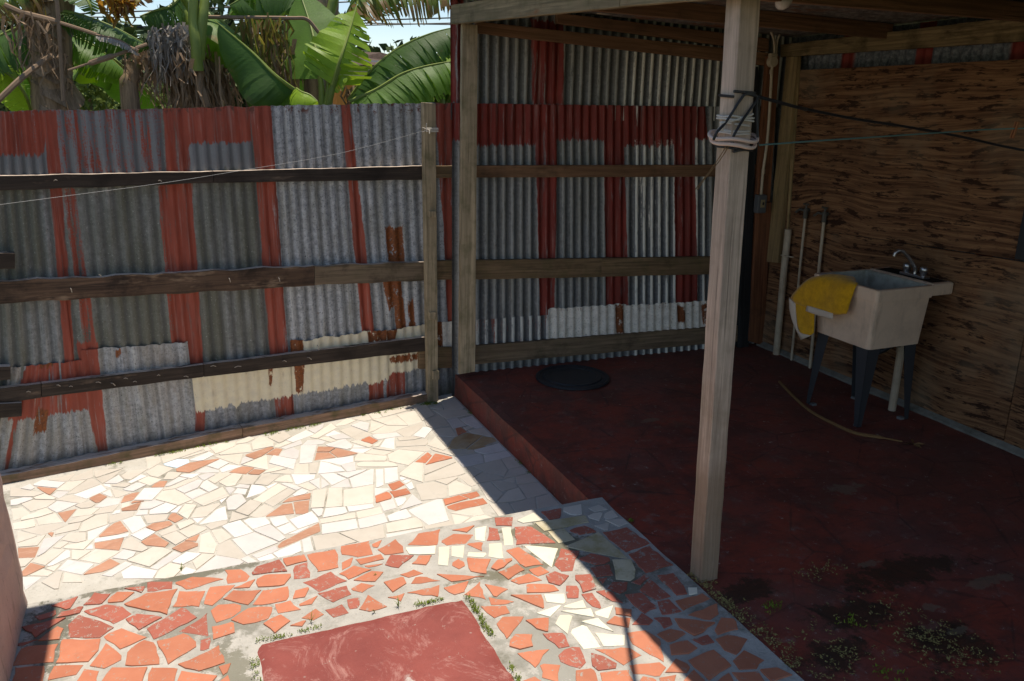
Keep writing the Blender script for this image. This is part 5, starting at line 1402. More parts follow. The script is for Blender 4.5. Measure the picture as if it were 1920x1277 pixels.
for i in range(3):
    z=cc.z-.012+i*.011; P_=[Vector((cc.x,cc.y,z))+F1.d*(.043*sx)+F1.n*(.043*sy) for sx,sy in ((-1,1),(1,1.05),(1.05,-1),(-1,-1))]
    tube('string_turn',P_,.0045,M_ROPE,rp,n=5,closed=True)
for i in range(8):
    a=F1.at(799+i*1.2,243,.14); tube('string_end',[a,a+Vector((rt.uniform(-.05,.03),-.02,rt.uniform(-.04,.045)))],.003,M_ROPE,rp,n=4)

# ---------------------------------------------------------------- moss and weeds in the joints
k=MB('moss_green',.9,.1); k.col(k.mix(k.noise(k.obj,40,3),(.10,.16,.02),(.20,.24,.03))); M_MOSS=k.m
k=MB('dry_moss_flecks',.9,.1); k.col(k.mix(k.noise(k.obj,60,3),(.55,.44,.16),(.08,.07,.03))); M_FLECK=k.m
def clumps(name,pts,mat,h,label_kind='stuff',per=7,sz=.008,flat=False):
    parts=[];V=[];Fa=[]
    for p in pts:
        for i in range(per):
            c=Vector(p)+Vector((rt.gauss(0,.007),rt.gauss(0,.007),0)); a=rt.uniform(0,6.28); d=Vector((math.cos(a),math.sin(a),rt.uniform(.1,.5) if flat else rt.uniform(.3,1.6)))*sz*rt.uniform(.5,1.5); s_=Vector((-math.sin(a),math.cos(a),rt.uniform(-.2,.2)))*sz*rt.uniform(.25,.5)
            c.z+=rt.uniform(0,h); k_=len(V); V+=[c-s_,c+s_,c+d+s_*.4,c+d-s_*.4]; Fa.append((k_,k_+1,k_+2,k_+3))
    return tag(obj(name,V,Fa,mat),kind='stuff')
def seg(a,b,n,w,z,dens=1.,sd=0):
    out=[]
    for i in range(n):
        t=rt.random(); q=Vector((a[0]+(b[0]-a[0])*t,a[1]+(b[1]-a[1])*t,z))
        if mnoise.noise(Vector((q.x*4,q.y*4,sd)))<.25-dens*.4: continue
        out.append(q+Vector((rt.gauss(0,w),rt.gauss(0,w),0)))
    return out
pts=seg((1.095,3.07),(1.085,2.1),200,.005,.202,1.,1)+seg((.17,3.07),(1.09,3.08),110,.006,.202,.5,2)+seg((.17,2.95),(.165,2.5),70,.008,.202,.5,3)
clumps('moss',pts,M_MOSS,.005,sz=.0055)
pts=seg((-1.0,5.50),(1.75,5.94),260,.012,.002,.7,4)+seg((1.74,5.93),(1.86,5.93),60,.02,.002,1,5)+seg((2.035,5.7),(2.035,4.0),90,.006,.002,.3,6)
clumps('moss',pts,M_MOSS,.004,sz=.006)
pts=[]
for i in range(330):
    t=rt.random()**1.2; y=2.85-t*1.6; x=2.115+abs(rt.gauss(0,.03+.05*t))
    pts.append((x,y,.203))
for cx,cy,rx,ry,n_ in ((2.78,2.06,.10,.11,170),(2.36,2.16,.07,.09,60),(2.72,2.66,.06,.04,30),(2.68,2.36,.12,.05,16)):
    for i in range(n_): pts.append((cx+rt.gauss(0,rx),cy+rt.gauss(0,ry),.203))
clumps('dry_moss',pts,M_FLECK,.004,per=4,sz=.0075,flat=True)
pts=[(2.57+rt.gauss(0,.03),2.28+rt.gauss(0,.03),.203) for i in range(14)]+[(2.44+rt.gauss(0,.03),1.98+rt.gauss(0,.03),.203) for i in range(16)]+[(2.32+rt.gauss(0,.02),2.50+rt.gauss(0,.02),.203) for i in range(20)]+[(2.13,3.4,.2)]*6
clumps('moss',pts,M_MOSS,.004,per=5,sz=.007)
def tuft(px,py,z,n,h,label):
    c=onZ(px,py,z); V=[];Fa=[]
    for i in range(n):
        a=rt.uniform(0,6.28); d=Vector((math.cos(a),math.sin(a),0)); L=h*rt.uniform(.5,1.2); s_=Vector((-d.y,d.x,0))*.0013; k_=len(V)
        V+=[-s_,s_,d*L*.25+Z*L*.7+s_,d*L*.25+Z*L*.7-s_,d*L*.7+Z*L]; Fa+=[(k_,k_+1,k_+2,k_+3),(k_+3,k_+2,k_+4)]
    tag(obj('grass_tuft',V,Fa,M_MOSS,M=Matrix.Translation(c)),label,'weed')
tuft(583,1168,.2,9,.045,'spindly grass tuft at the back left edge of the red cement pad')
tuft(747,1138,.2,10,.04,'grass tuft at the middle of the back edge of the red cement pad')
tuft(702,1149,.2,10,.025,'tiny green weed left of the middle grass tuft by the pad')
tuft(340,1071,.1,16,.03,'small yellow-green weed at the edge of the white tiles')
tuft(704,1080,.2,8,.016,'tiny weed between orange tiles behind the pad')

# ---------------------------------------------------------------- banana plants beyond the fence
def leaf_mat(name,a,b,rib,trans=(.25,.42,.04),tw=.45,edge=None,ed=.0,rough=.42):
    k=MB(name,rough,.45); S=k.sep(k.uvo); u,v=S[0],S[1]      # u along the rib, v from rib (0) to edge (1)
    vein=k.noise(k.comb(k.ma('MULTIPLY_ADD',v,-.10,u),k.mul(v,.06),k.mul(k.rnd(),9.)),120,3,.6); big=k.noise(k.comb(k.mul(u,2.),v,k.mul(k.rnd(),5.)),3,4,.6)
    c=k.mix(k.lin(vein,3,-1),a,b); c=k.mix(k.lin(big,3,-1.2),c,tuple(x*.7 for x in a))
    if edge: c=k.mix(k.lin(k.ma('ADD',k.mul(v,1.1),k.ma('MULTIPLY_ADD',big,1.6,-.8)),6,-6*ed),c,edge)
    c=k.mix(k.lin(v,-60,2.2),c,rib); k.col(c); k.bump(vein,.35,.006)
    t=k.nt.nodes.new('ShaderNodeBsdfTranslucent'); k.setin(t.inputs[0],k.mix(.5,c,trans)); mxn=k.nt.nodes.new('ShaderNodeMixShader'); mxn.inputs[0].default_value=tw
    k.nt.links.new(k.b.outputs[0],mxn.inputs[1]); k.nt.links.new(t.outputs[0],mxn.inputs[2]); k.nt.links.new(mxn.outputs[0],k.out.inputs[0]); return k.m
L_DARK=leaf_mat('banana_leaf_dark',(.075,.16,.028),(.045,.11,.02),(.24,.32,.08),trans=(.22,.45,.03),edge=(.17,.12,.05),ed=1.12,rough=.5)
L_MID=leaf_mat('banana_leaf_green',(.14,.27,.04),(.09,.19,.028),(.45,.50,.16),trans=(.38,.68,.05),edge=(.30,.22,.07),ed=1.15,rough=.5)
L_LIME=leaf_mat('banana_leaf_lime',(.32,.48,.04),(.24,.40,.035),(.55,.60,.15),trans=(.65,.9,.05),tw=.5)
L_TORN=leaf_mat('banana_leaf_browning',(.16,.22,.04),(.11,.16,.03),(.25,.22,.08),trans=(.4,.42,.05),edge=(.22,.12,.045),ed=.62)
L_YEL=leaf_mat('banana_leaf_yellowing',(.34,.24,.03),(.24,.20,.03),(.3,.2,.05),trans=(.8,.4,.04),edge=(.16,.075,.03),ed=.7)
L_DEAD=leaf_mat('banana_leaf_dead',(.40,.27,.17),(.24,.16,.10),(.22,.15,.09),trans=(.25,.16,.1),tw=.2,rough=.85)
L_GREYD=leaf_mat('banana_leaf_dry_grey',(.46,.41,.36),(.26,.225,.19),(.25,.2,.15),trans=(.25,.2,.16),tw=.2,rough=.85)
k=MB('banana_stalk_green',.5,.4); k.col(k.mix(k.lin(k.noise(k.map(k.obj,(6,6,1)),2,4,.6),3,-1),(.24,.30,.055),(.16,.21,.04))); M_STALK=k.m
k=MB('banana_trunk_sheaths',.85,.2); P=k.obj; c=k.mix(k.lin(k.noise(k.map(P,(14,14,1.5)),1,5,.7),4,-1.5),(.40,.28,.18),(.14,.095,.06)); c=k.mix(k.lin(k.noise(P,5,4,.6),6,-3.4),c,(.15,.16,.05)); k.col(c); k.bump(k.noise(k.map(P,(14,14,2)),1,4,.7),.8,.02); M_TRUNK=k.m
M_DRYST=MB('dry_tan_stalk',.8,.2); kk=M_DRYST; kk.col(kk.mix(kk.noise(kk.obj,12,5,.7),(.34,.23,.15),(.17,.115,.075))); M_DRYST=kk.m
def leaf(parent,rib,W,mat,up=(0,0,1),droopL=20,droopR=20,tears=.0,n=26,rib_r=.016,ribmat=None,seed=0,hang=0.,w0=.04,pw=.75,curl=.0,shred=1.):
    """blade either side of a curved rib. up: leaf normal; droop: fold of each half in degrees; tears: how far strips separate"""
    rr=random.Random(seed*7+1); P=smooth_path(rib,8); L=[0]
    for i in range(1,len(P)): L.append(L[-1]+(P[i]-P[i-1]).length)
    T=L[-1]
    def at(s):
        s=min(max(s,0),1)*T
        for i in range(1,len(P)):
            if L[i]>=s: t=(s-L[i-1])/max(1e-6,L[i]-L[i-1]); return P[i-1].lerp(P[i],t),(P[i]-P[i-1]).normalized()
        return P[-1],(P[-1]-P[-2]).normalized()
    up=Vector(up).normalized(); V=[];UV=[];Fa=[]; M_=5
    for side,dr in ((1,droopL),(-1,droopR)):
        s=0.; k_=0
        while s<.995:
            wstrip=rr.uniform(.5,1.6)/n
            if tears<.05: wstrip=1./n
            s2=min(1.,s+wstrip)
            gap=tears*rr.random(); tw_=rr.uniform(-1,1)*tears*28; dd=dr+rr.uniform(-1,1)*tears*22; cut=1-tears*.45*rr.random()*shred
            row=[]
            for e,(ss) in enumerate((s,s2)):
                p,t=at(ss); sidev=t.cross(up).normalized()*side; nn=sidev.cross(t)*side; nn=nn if nn.dot(up)>0 else -nn
                w=W*(math.sin(math.pi*min(1,(ss*.96+w0))**pw)**.62)
                pts=[]
                for j in range(M_+1):
                    f=j/M_; r=w*f*cut; ang=R_(dd+ (hang*f*f)+ (curl*mnoise.noise(Vector((ss*5,side,seed)))))
                    q=p+sidev*(r*math.cos(ang))-nn*(r*math.sin(ang))
                    # swept forward like a real blade, ends of torn strips shrink towards their middle
                    pm=(s+s2)/2
                    sh=(pm-ss)*T*gap*f*1.2
                    q=q+t*(r*.22+sh+.0)+nn*(R_(tw_)*(ss-pm)*T*f*2)+nn*(.008*mnoise.noise(q*6))
                    pts.append(q); 
                row.append(pts)
            b=len(V)
            for e in (0,1):
                for j in range(M_+1): V.append(row[e][j]); UV.append(((s,s2)[e]*T,j/M_))
            for j in range(M_): Fa.append((b+j,b+j+1,b+M_+1+j+1,b+M_+1+j))
            s=s2
    o=P[0]; lf=obj('leaf',[v-o for v in V],Fa,mat,parent,uvs=UV,M=Matrix.Translation(o),smooth=True)
    rad=[rib_r*(1-.8*i/(len(P)-1)) for i in range(len(P))]
    tube('midrib',P,rad,ribmat or M_STALK,lf,n=6)
    return lf
def Y(px,py,y): return onY(px,py,y)
def trunk(parent,pts,r0,r1,mat=M_TRUNK,name='trunk'):
    P=smooth_path(pts,6); n=len(P); V,Fa=tube_geo(P,[(r0+(r1-r0)*i/(n-1))*(1+.12*mnoise.noise(Vector((i*1.3,0,r0*50)))) for i in range(n)],12); o=P[0]
    return obj(name,[v-o for v in V],Fa,mat,parent,M=Matrix.Translation(o),smooth=True)
def strips(parent,name,pts,n,Ls,w,mat,seed,spread=.06,dirv=(0,0,-1)):
    """dead leaf shreds hanging from a line of points"""
    rr=random.Random(seed); V=[];Fa=[];UV=[]; P=smooth_path(pts,6); o=P[0]
    for i in range(n):
        p=P[int(rr.random()*(len(P)-1))].lerp(P[min(len(P)-1,int(rr.random()*len(P)))],.15)+Vector((rr.gauss(0,spread*.4),rr.gauss(0,spread),rr.gauss(0,spread*.3)))
        L=rr.uniform(*Ls); a=rr.uniform(0,6.28); s_=Vector((math.cos(a),math.sin(a),0))*w*rr.uniform(.4,1.3); b=len(V); d=Vector(dirv)
        k1=Vector((rr.gauss(0,.12),rr.gauss(0,.12),0)); m=5
        for j in range(m+1):
            f=j/m; q=p+d*(L*f)+k1*(L*f*f)+Vector((.06*mnoise.noise(Vector((i*3.7,f*3,seed))),.06*mnoise.noise(Vector((i*3.7,f*3,seed+9))),.03*mnoise.noise(Vector((i*3.7,f*4,seed+5))))); tw_=Matrix.Rotation(f*rr.uniform(-1,1)*2,3,'Z')@s_
            V+=[q-tw_*(1-.75*f),q+tw_*(1-.75*f)]; UV+=[(f*L,.5),(f*L,.9)]
        for j in range(m): Fa.append((b+2*j,b+2*j+1,b+2*j+3,b+2*j+2))
    return obj(name,[v-o for v in V],Fa,mat,parent,uvs=UV,M=Matrix.Translation(o))
def sheaths(parent,px,y,z0,z1,n,seed):
    rr=random.Random(seed)
    for i in range(n):
        z=z1+(z0-z1)*i/n; c=px+Vector((rr.uniform(-.02,.02),rr.uniform(-.03,.03),z-px.z)); 
        V=[];Fa=[]; a0=rr.uniform(3.6,5.6); r=rr.uniform(.10,.15); m=7; h=rr.uniform(.10,.22)
        for j in range(m):
            a=a0+(j-m/2)*.33; V+=[c+Vector((math.cos(a)*r*.85,math.sin(a)*r*.85,0)),c+Vector((math.cos(a)*r*(1.25+.12*rr.random()),math.sin(a)*r*1.3,-h*(1-abs(j-m/2)/m*1.2)))]
        for j in range(m-1): Fa.append((2*j,2*j+1,2*j+3,2*j+2))
        obj('dead_sheath',[v-c for v in V],Fa,M_TRUNK,parent,uvs=[(.1,.5)]*len(V),M=Matrix.Translation(c))
def plant(loc,label):
    return tag(empty('banana_plant',loc),label,'banana plant')
# left plant: brown sheathed trunk with dead stalks
Ya=7.0
p1=plant((Y(95,250,Ya).x,Ya,0),'banana plant with shaggy brown trunk at the left beyond the fence')
c=Y(100,190,Ya)
trunk(p1,[(c.x+.03,Ya,-.05),(c.x+.02,Ya,1.4),Y(97,150,Ya),Y(102,0,Ya),Y(106,-120,Ya)],.17,.11)
sheaths(p1,c,Ya,1.9,3.3,26,3)
leaf(p1,[Y(105,20,Ya-.1),Y(150,28,Ya-.1),Y(215,52,Ya-.15),Y(282,88,Ya-.2)],.26,L_DARK,up=(0,.5,1),droopL=35,droopR=62,tears=.35,seed=1,hang=25)
leaf(p1,[Y(90,40,Ya),Y(40,50,Ya),Y(-20,80,Ya),Y(-90,150,Ya)],.30,L_DARK,up=(0,.3,1),droopL=40,droopR=60,tears=.3,seed=2,hang=20)
leaf(p1,[Y(92,-20,Ya),Y(60,-50,Ya-.1),Y(0,-20,Ya-.2),Y(-50,30,Ya-.3)],.32,L_TORN,up=(0,.4,1),droopL=30,droopR=55,tears=.5,seed=3,hang=30)
leaf(p1,[Y(110,-30,Ya),Y(160,-60,Ya-.1),Y(230,-35,Ya-.2),Y(262,5,Ya-.2)],.24,L_YEL,up=(0,.3,1),droopL=50,droopR=70,tears=.85,seed=4,hang=25)
leaf(p1,[Y(75,210,Ya+.3),Y(55,150,Ya+.2),Y(20,110,Ya+.1),Y(-40,95,Ya)],.24,L_MID,up=(.3,-.8,.6),droopL=15,droopR=20,tears=.15,seed=5)
leaf(p1,[Y(95,215,Ya+.5),Y(70,180,Ya+.4),Y(30,160,Ya+.4),Y(-20,165,Ya+.3)],.20,L_LIME,up=(.2,-.8,.6),droopL=15,droopR=20,tears=.1,seed=6)
leaf(p1,[Y(120,-60,Ya),Y(150,-20,Ya-.2),Y(168,8,Ya-.3),Y(172,30,Ya-.3)],.16,L_DARK,up=(.4,-.8,.3),droopL=20,droopR=20,tears=.4,seed=41)
tube('dead_stalk',[Y(8,10,Ya-.3),Y(45,25,Ya-.3),Y(110,42,Ya-.35),Y(190,68,Ya-.4),Y(258,95,Ya-.45)],[.02]*12+[.012]*13,M_DRYST,p1,n=7,sm=6)
tube('dead_stalk',[Y(-5,190,Ya-.45),Y(40,147,Ya-.4),Y(85,112,Ya-.3),Y(98,104,Ya-.3)],.019,M_DRYST,p1,n=7,sm=5)
tube('dead_stalk',[Y(105,-10,Ya-.35),Y(110,40,Ya-.35),Y(113,95,Ya-.35),Y(119,190,Ya-.35)],.014,M_DRYST,p1,n=7,sm=5)
tube('dead_stalk',[Y(128,132,Ya-.4),Y(170,118,Ya-.4),Y(215,104,Ya-.42),Y(276,83,Ya-.4)],[.008]*8+[.020]*8+[.012]*9,M_DRYST,p1,n=7,sm=8)
leaf(p1,[Y(180,66,Ya-.42),Y(215,72,Ya-.45),Y(240,84,Ya-.45),Y(262,104,Ya-.45)],.06,L_GREYD,up=(0,-.5,1),droopL=30,droopR=40,tears=.5,seed=7,rib_r=.008,ribmat=M_DRYST)
strips(p1,'dead_fringe',[Y(15,20,Ya-.3),Y(60,30,Ya-.3),Y(95,38,Ya-.3)],34,(.15,.42),.012,L_DEAD,8)
strips(p1,'dead_fringe',[Y(70,60,Ya-.1),Y(110,95,Ya-.15),Y(130,120,Ya-.1)],34,(.12,.35),.012,L_DEAD,9,spread=.07)
strips(p1,'dead_fringe',[Y(60,120,Ya),Y(100,140,Ya-.1),Y(135,150,Ya)],26,(.12,.35),.012,L_DEAD,19,spread=.08)
strips(p1,'torn_yellow_leaf',[Y(182,-8,Ya-.4),Y(215,-12,Ya-.4),Y(244,-8,Ya-.4)],26,(.10,.22),.035,L_YEL,77,spread=.03)
leaf(p1,[Y(60,215,Ya+.1),Y(45,175,Ya),Y(15,140,Ya-.05),Y(-40,120,Ya-.1)],.20,L_LIME,up=(.2,-.6,.8),droopL=15,droopR=20,tears=.1,seed=78)
leaf(p1,[Y(100,60,Ya+.15),Y(140,70,Ya+.15),Y(190,95,Ya+.1),Y(250,150,Ya+.1)],.24,L_MID,up=(.1,.2,1),droopL=30,droopR=65,tears=.2,seed=79,hang=25)
# second plant: green stalks, big skirt of dry leaves
Yb=7.1
p2=plant((Y(355,250,Yb).x,Yb,0),'banana plant with green stalks and a hanging grey skirt of dry leaves beyond the fence')
c=Y(352,195,Yb)
trunk(p2,[(c.x,Yb,-.05),(c.x,Yb,1.5),Y(352,160,Yb),Y(366,60,Yb)],.16,.09)
for a in ([Y(371,132,Yb-.4),Y(367,80,Yb-.42),Y(362,30,Yb-.4),Y(366,-60,Yb-.4)],[Y(373,110,Yb-.38),Y(378,50,Yb-.4),Y(384,0,Yb-.38),Y(392,-70,Yb-.3)],[Y(356,60,Yb),Y(345,30,Yb),Y(332,0,Yb),Y(315,-60,Yb)],[Y(372,70,Yb),Y(352,20,Yb+.05),Y(340,-10,Yb),Y(330,-60,Yb)]):
    trunk(p2,a,.042,.028,M_STALK,'leaf_stalk')
tube('dead_stalk',[Y(362,-10,Yb-.25),Y(363,40,Yb-.25),Y(366,90,Yb-.25)],.012,M_DRYST,p2,sm=4)
leaf(p2,[Y(335,-5,Yb-.1),Y(318,12,Yb-.2),Y(290,20,Yb-.25),Y(262,30,Yb-.3)],.22,L_DARK,up=(0,.2,1),droopL=55,droopR=70,tears=.35,seed=11,hang=20)
leaf(p2,[Y(380,20,Yb),Y(410,38,Yb-.1),Y(445,65,Yb-.15),Y(500,120,Yb-.2)],.30,L_MID,up=(.5,.5,1),droopL=30,droopR=60,tears=.0,seed=12,hang=25,n=30)
leaf(p2,[Y(320,-55,Yb),Y(300,-80,Yb-.2),Y(270,-30,Yb-.3),Y(250,10,Yb-.4)],.20,L_YEL,up=(0,.4,.8),droopL=50,droopR=60,tears=.8,seed=13,hang=20)
leaf(p2,[Y(390,-60,Yb),Y(420,-70,Yb),Y(460,-40,Yb-.1),Y(480,20,Yb-.2)],.26,L_DARK,up=(0,.5,.8),droopL=40,droopR=60,tears=.2,seed=14,hang=20)
leaf(p2,[Y(300,195,Yb+.5),Y(255,150,Yb+.4),Y(215,118,Yb+.35),Y(150,140,Yb+.2)],.24,L_MID,up=(0,-.3,1),droopL=25,droopR=70,tears=.0,seed=15,hang=20)
leaf(p2,[Y(235,130,Yb+.2),Y(205,108,Yb+.15),Y(165,112,Yb+.1),Y(140,150,Yb)],.20,L_LIME,up=(0,-.4,1),droopL=25,droopR=60,tears=.0,seed=16,hang=20)
strips(p2,'dead_skirt',[Y(290,62,Yb-.25),Y(325,50,Yb-.25),Y(355,62,Yb-.22)],230,(.12,.40),.012,L_GREYD,21,spread=.07)
strips(p2,'dead_skirt',[Y(305,110,Yb-.2),Y(345,100,Yb-.2),Y(395,115,Yb-.15)],150,(.25,.65),.014,L_DEAD,22,spread=.12)
strips(p2,'dead_skirt',[Y(235,110,Yb-.1),Y(262,100,Yb-.2),Y(285,90,Yb-.2)],40,(.15,.4),.014,L_DEAD,23,spread=.08)
strips(p2,'dead_skirt',[Y(385,90,Yb),Y(405,120,Yb),Y(415,140,Yb)],160,(.2,.7),.013,L_DEAD,24,spread=.12)
tube('dead_stalk',[Y(390,200,Yb-.3),Y(380,165,Yb-.3),Y(368,128,Yb-.28),Y(358,122,Yb-.28)],[.03]*5+[.02]*5+[.012]*6,M_DRYST,p2,sm=5)
trunk(p2,[(Y(244,150,Yb-.2).x,Yb-.2,.8),Y(244,190,Yb-.2),Y(246,150,Yb-.2),Y(252,118,Yb-.2)],.07,.05,M_TRUNK,'side_shoot')
# third plant: the leafy one in the middle
Yc=6.75
p3=plant((Y(610,250,Yc).x,Yc,0),'young leafy banana plant with lime leaves rising at the centre behind the fence')
trunk(p3,[(Y(608,200,Yc).x,Yc,-.05),(Y(608,200,Yc).x,Yc,1.6),Y(607,195,Yc)],.09,.06,M_STALK,'trunk')
trunk(p3,[Y(604,215,Yc),Y(603,165,Yc),Y(600,145,Yc)],.028,.02,M_STALK,'leaf_stalk')
trunk(p3,[Y(612,215,Yc-.05),Y(622,170,Yc-.08),Y(636,125,Yc-.1)],.03,.02,M_STALK,'leaf_stalk')
trunk(p3,[Y(606,215,Yc-.02),Y(614,175,Yc-.02),Y(616,150,Yc-.02)],.02,.015,M_STALK,'leaf_stalk')
leaf(p3,[Y(600,148,Yc),Y(594,105,Yc+.08),Y(583,50,Yc+.22),Y(560,-20,Yc+.42)],.27,L_MID,up=(-.35,-1,.6),droopL=8,droopR=14,tears=.0,n=34,seed=31,w0=.10,pw=.6)
leaf(p3,[Y(624,160,Yc-.1),Y(638,110,Yc-.12),Y(654,62,Yc-.02),Y(671,2,Yc+.14)],.30,L_LIME,up=(.1,-1,.5),droopL=24,droopR=30,tears=.28,n=18,seed=32,w0=.16,pw=.62,curl=25)
leaf(p3,[Y(612,165,Yc),Y(620,155,Yc-.05),Y(640,145,Yc-.1),Y(652,148,Yc-.1)],.11,L_LIME,up=(0,-.7,.7),droopL=25,droopR=30,tears=.3,n=12,seed=33,rib_r=.01)
leaf(p3,[Y(551,168,Yc-.35),Y(515,140,Yc-.38),Y(470,95,Yc-.3),Y(402,38,Yc-.2)],.27,L_DARK,up=(.25,.1,1),droopL=36,droopR=80,tears=.0,n=36,seed=34,w0=.1,pw=.62,hang=22)
leaf(p3,[Y(556,166,Yc-.45),Y(566,172,Yc-.55),Y(582,178,Yc-.60),Y(596,190,Yc-.66)],.13,L_LIME,up=(-.1,-.6,1),droopL=20,droopR=50,tears=.12,n=12,seed=35,rib_r=.009,hang=20)
leaf(p3,[Y(545,160,Yc-.35),Y(530,175,Yc-.35),Y(500,190,Yc-.3),Y(470,205,Yc-.3)],.26,L_DARK,up=(.2,-1,.5),droopL=10,droopR=20,tears=.0,seed=36)
tube('flower_stem',[Y(385,32,Yc+.1),Y(470,33,Yc+.1),Y(545,34,Yc+.1),Y(575,36,Yc+.1),Y(595,58,Yc+.1),Y(612,78,Yc+.1)],.014,M_DRYST,p3,sm=5)
strips(p3,'dead_fringe',[Y(450,38,Yc+.1),Y(500,38,Yc+.1),Y(540,40,Yc+.1)],60,(.2,.65),.014,L_TORN,37,spread=.06)
strips(p3,'dead_fringe',[Y(500,60,Yc+.25),Y(530,80,Yc+.3),Y(555,110,Yc+.3)],90,(.2,.6),.014,L_DEAD,38,spread=.08)
# fourth plant behind, trunk at centre top
Yd=7.6
p4=plant((Y(612,250,Yd).x,Yd,0),'tall banana plant with brown and green stem behind the lime leaves')
trunk(p4,[(Y(598,200,Yd).x,Yd,-.05),Y(596,160,Yd),Y(606,60,Yd),Y(618,-40,Yd),Y(626,-140,Yd)],.13,.09)
trunk(p4,[Y(606,70,Yd-.1),Y(614,40,Yd-.12),Y(626,0,Yd-.12),Y(640,-70,Yd-.1)],.05,.035,M_STALK,'leaf_stalk')
leaf(p4,[Y(598,60,Yd),Y(560,80,Yd),Y(515,72,Yd),Y(440,110,Yd-.1)],.34,L_DARK,up=(0,.1,1),droopL=40,droopR=75,tears=.1,seed=44,hang=15)
leaf(p4,[Y(600,20,Yd),Y(560,-20,Yd),Y(500,-25,Yd),Y(430,10,Yd-.1)],.36,L_DARK,up=(0,.1,1),droopL=40,droopR=70,tears=.15,seed=45,hang=15)
leaf(p4,[Y(590,120,Yd+.2),Y(550,130,Yd+.2),Y(500,110,Yd+.2),Y(430,140,Yd+.1)],.34,L_MID,up=(0,-.6,1),droopL=20,droopR=60,tears=.1,seed=46,hang=15)
leaf(p4,[Y(600,-30,Yd),Y(540,-70,Yd),Y(470,-20,Yd),Y(430,30,Yd)],.20,L_MID,up=(.2,-.6,1),droopL=20,droopR=60,tears=.1,seed=47,hang=15)
leaf(p4,[Y(630,-20,Yd-.1),Y(655,-30,Yd-.2),Y(680,-10,Yd-.3),Y(694,30,Yd-.35)],.16,L_MID,up=(0,-.3,1),droopL=30,droopR=50,tears=.4,seed=48,hang=15)
# fifth plant: long arching torn leaves on the right, rooted behind the shed corner
Ye=7.0
p5=plant((Y(700,250,Ye).x,Ye,0),'banana plant with long arching torn leaves beside the shed corner')
trunk(p5,[(Y(652,200,Ye).x,Ye,-.05),(Y(652,200,Ye).x,Ye,1.6),Y(652,205,Ye)],.09,.06)
leaf(p5,[Y(654,188,Ye),Y(690,138,Ye-.05),Y(745,92,Ye-.1),Y(810,62,Ye-.15),Y(880,46,Ye-.2)],.36,L_DARK,up=(.1,.35,1),droopL=60,droopR=52,tears=.30,n=34,seed=51,hang=22,w0=.05)
leaf(p5,[Y(656,190,Ye-.25),Y(705,168,Ye-.3),Y(760,136,Ye-.32),Y(830,118,Ye-.35),Y(900,112,Ye-.35)],.34,L_MID,up=(.1,.25,1),droopL=62,droopR=58,tears=.34,n=34,seed=52,hang=20,w0=.07)
leaf(p5,[Y(640,60,Ye+.4),Y(670,-5,Ye+.2),Y(740,-25,Ye+.1),Y(830,-18,Ye),Y(900,5,Ye)],.36,L_TORN,up=(.0,.3,1),droopL=58,droopR=66,tears=.75,n=40,seed=53,hang=22,w0=.08)
leaf(p5,[Y(690,20,Ye+.4),Y(740,-40,Ye+.3),Y(800,-55,Ye+.2),Y(890,-30,Ye)],.30,L_DARK,up=(0,.3,1),droopL=40,droopR=60,tears=.4,n=34,seed=54,hang=22)
strips(p5,'dead_fringe',[Y(655,165,Ye+.1),Y(668,172,Ye+.1),Y(690,176,Ye)],60,(.1,.4),.02,L_DEAD,55,spread=.06)
# sixth: small plant under those leaves
p6=plant((Y(830,250,Ye+.5).x,Ye+.5,0),'low banana plant half hidden under the arching leaves next to the red shed corner')
Yf=7.3
for i,(a,b,cx,mt) in enumerate(((-30,40,.2,L_MID),(25,30,.2,L_LIME),(-8,75,.2,L_MID),(45,70,.2,L_DARK),(-60,80,.22,L_DARK))):
    leaf(p6,[Y(826,200,Yf),Y(826+a*.3,200-(200-b-90)*.3,Yf),Y(826+a*.7,110+b*.4,Yf-.1),Y(826+a*1.2,105+b,Yf-.1)],cx,mt,up=(0,-1,.5),droopL=15,droopR=20,tears=.15,seed=60+i,n=20)
trunk(p6,[(Y(826,200,Yf).x,Yf,0),Y(826,230,Yf),Y(827,165,Yf)],.06,.03,M_STALK,'trunk')

# ---------------------------------------------------------------- what shows far behind
k=MB('bush_leaves',.6,.3); r=k.noise(k.obj,3,3); k.col(k.mix(k.lin(r,4,-1.5),(.035,.06,.018),(.08,.12,.03))); M_BUSH=k.m
def bush(name,c,rx,ry,rz,n,sz,label,cat,seed,mat=M_BUSH,trunk_h=0):
    rr=random.Random(seed); V=[];Fa=[]; o=tag(empty(name,(c[0],c[1],-.06)),label,cat)
    lob=[Vector((rr.uniform(-.6,.6)*rx,rr.uniform(-.6,.6)*ry,rr.uniform(-.5,.6)*rz)) for i in range(9)]
    for i in range(n):
        l=lob[rr.randrange(9)]; d=Vector((rr.gauss(0,1),rr.gauss(0,1),rr.gauss(0,1))).normalized()*rr.uniform(.6,1.)**.5
        q=Vector(c)+l+Vector((d.x*rx*.5,d.y*ry*.5,d.z*rz*.5)); a=Vector((rr.gauss(0,1),rr.gauss(0,1),rr.gauss(0,1))).normalized(); b=a.cross(Vector((rr.gauss(0,1),rr.gauss(0,1),rr.gauss(0,1)))).normalized(); k_=len(V); s=sz*rr.uniform(.6,1.4)
        V+=[q-a*s,q-b*s*.5,q+a*s,q+b*s*.5]; Fa.append((k_,k_+1,k_+2,k_+3))
    obj('crown',[v-Vector(c) for v in V],Fa,mat,o,M=Matrix.Translation(c))
    tube('trunk',[(c[0],c[1],-.06),(c[0]+.1,c[1],c[2]*.5),(c[0],c[1],c[2])],[.12,.09,.05],M_TRUNK,o,n=8)
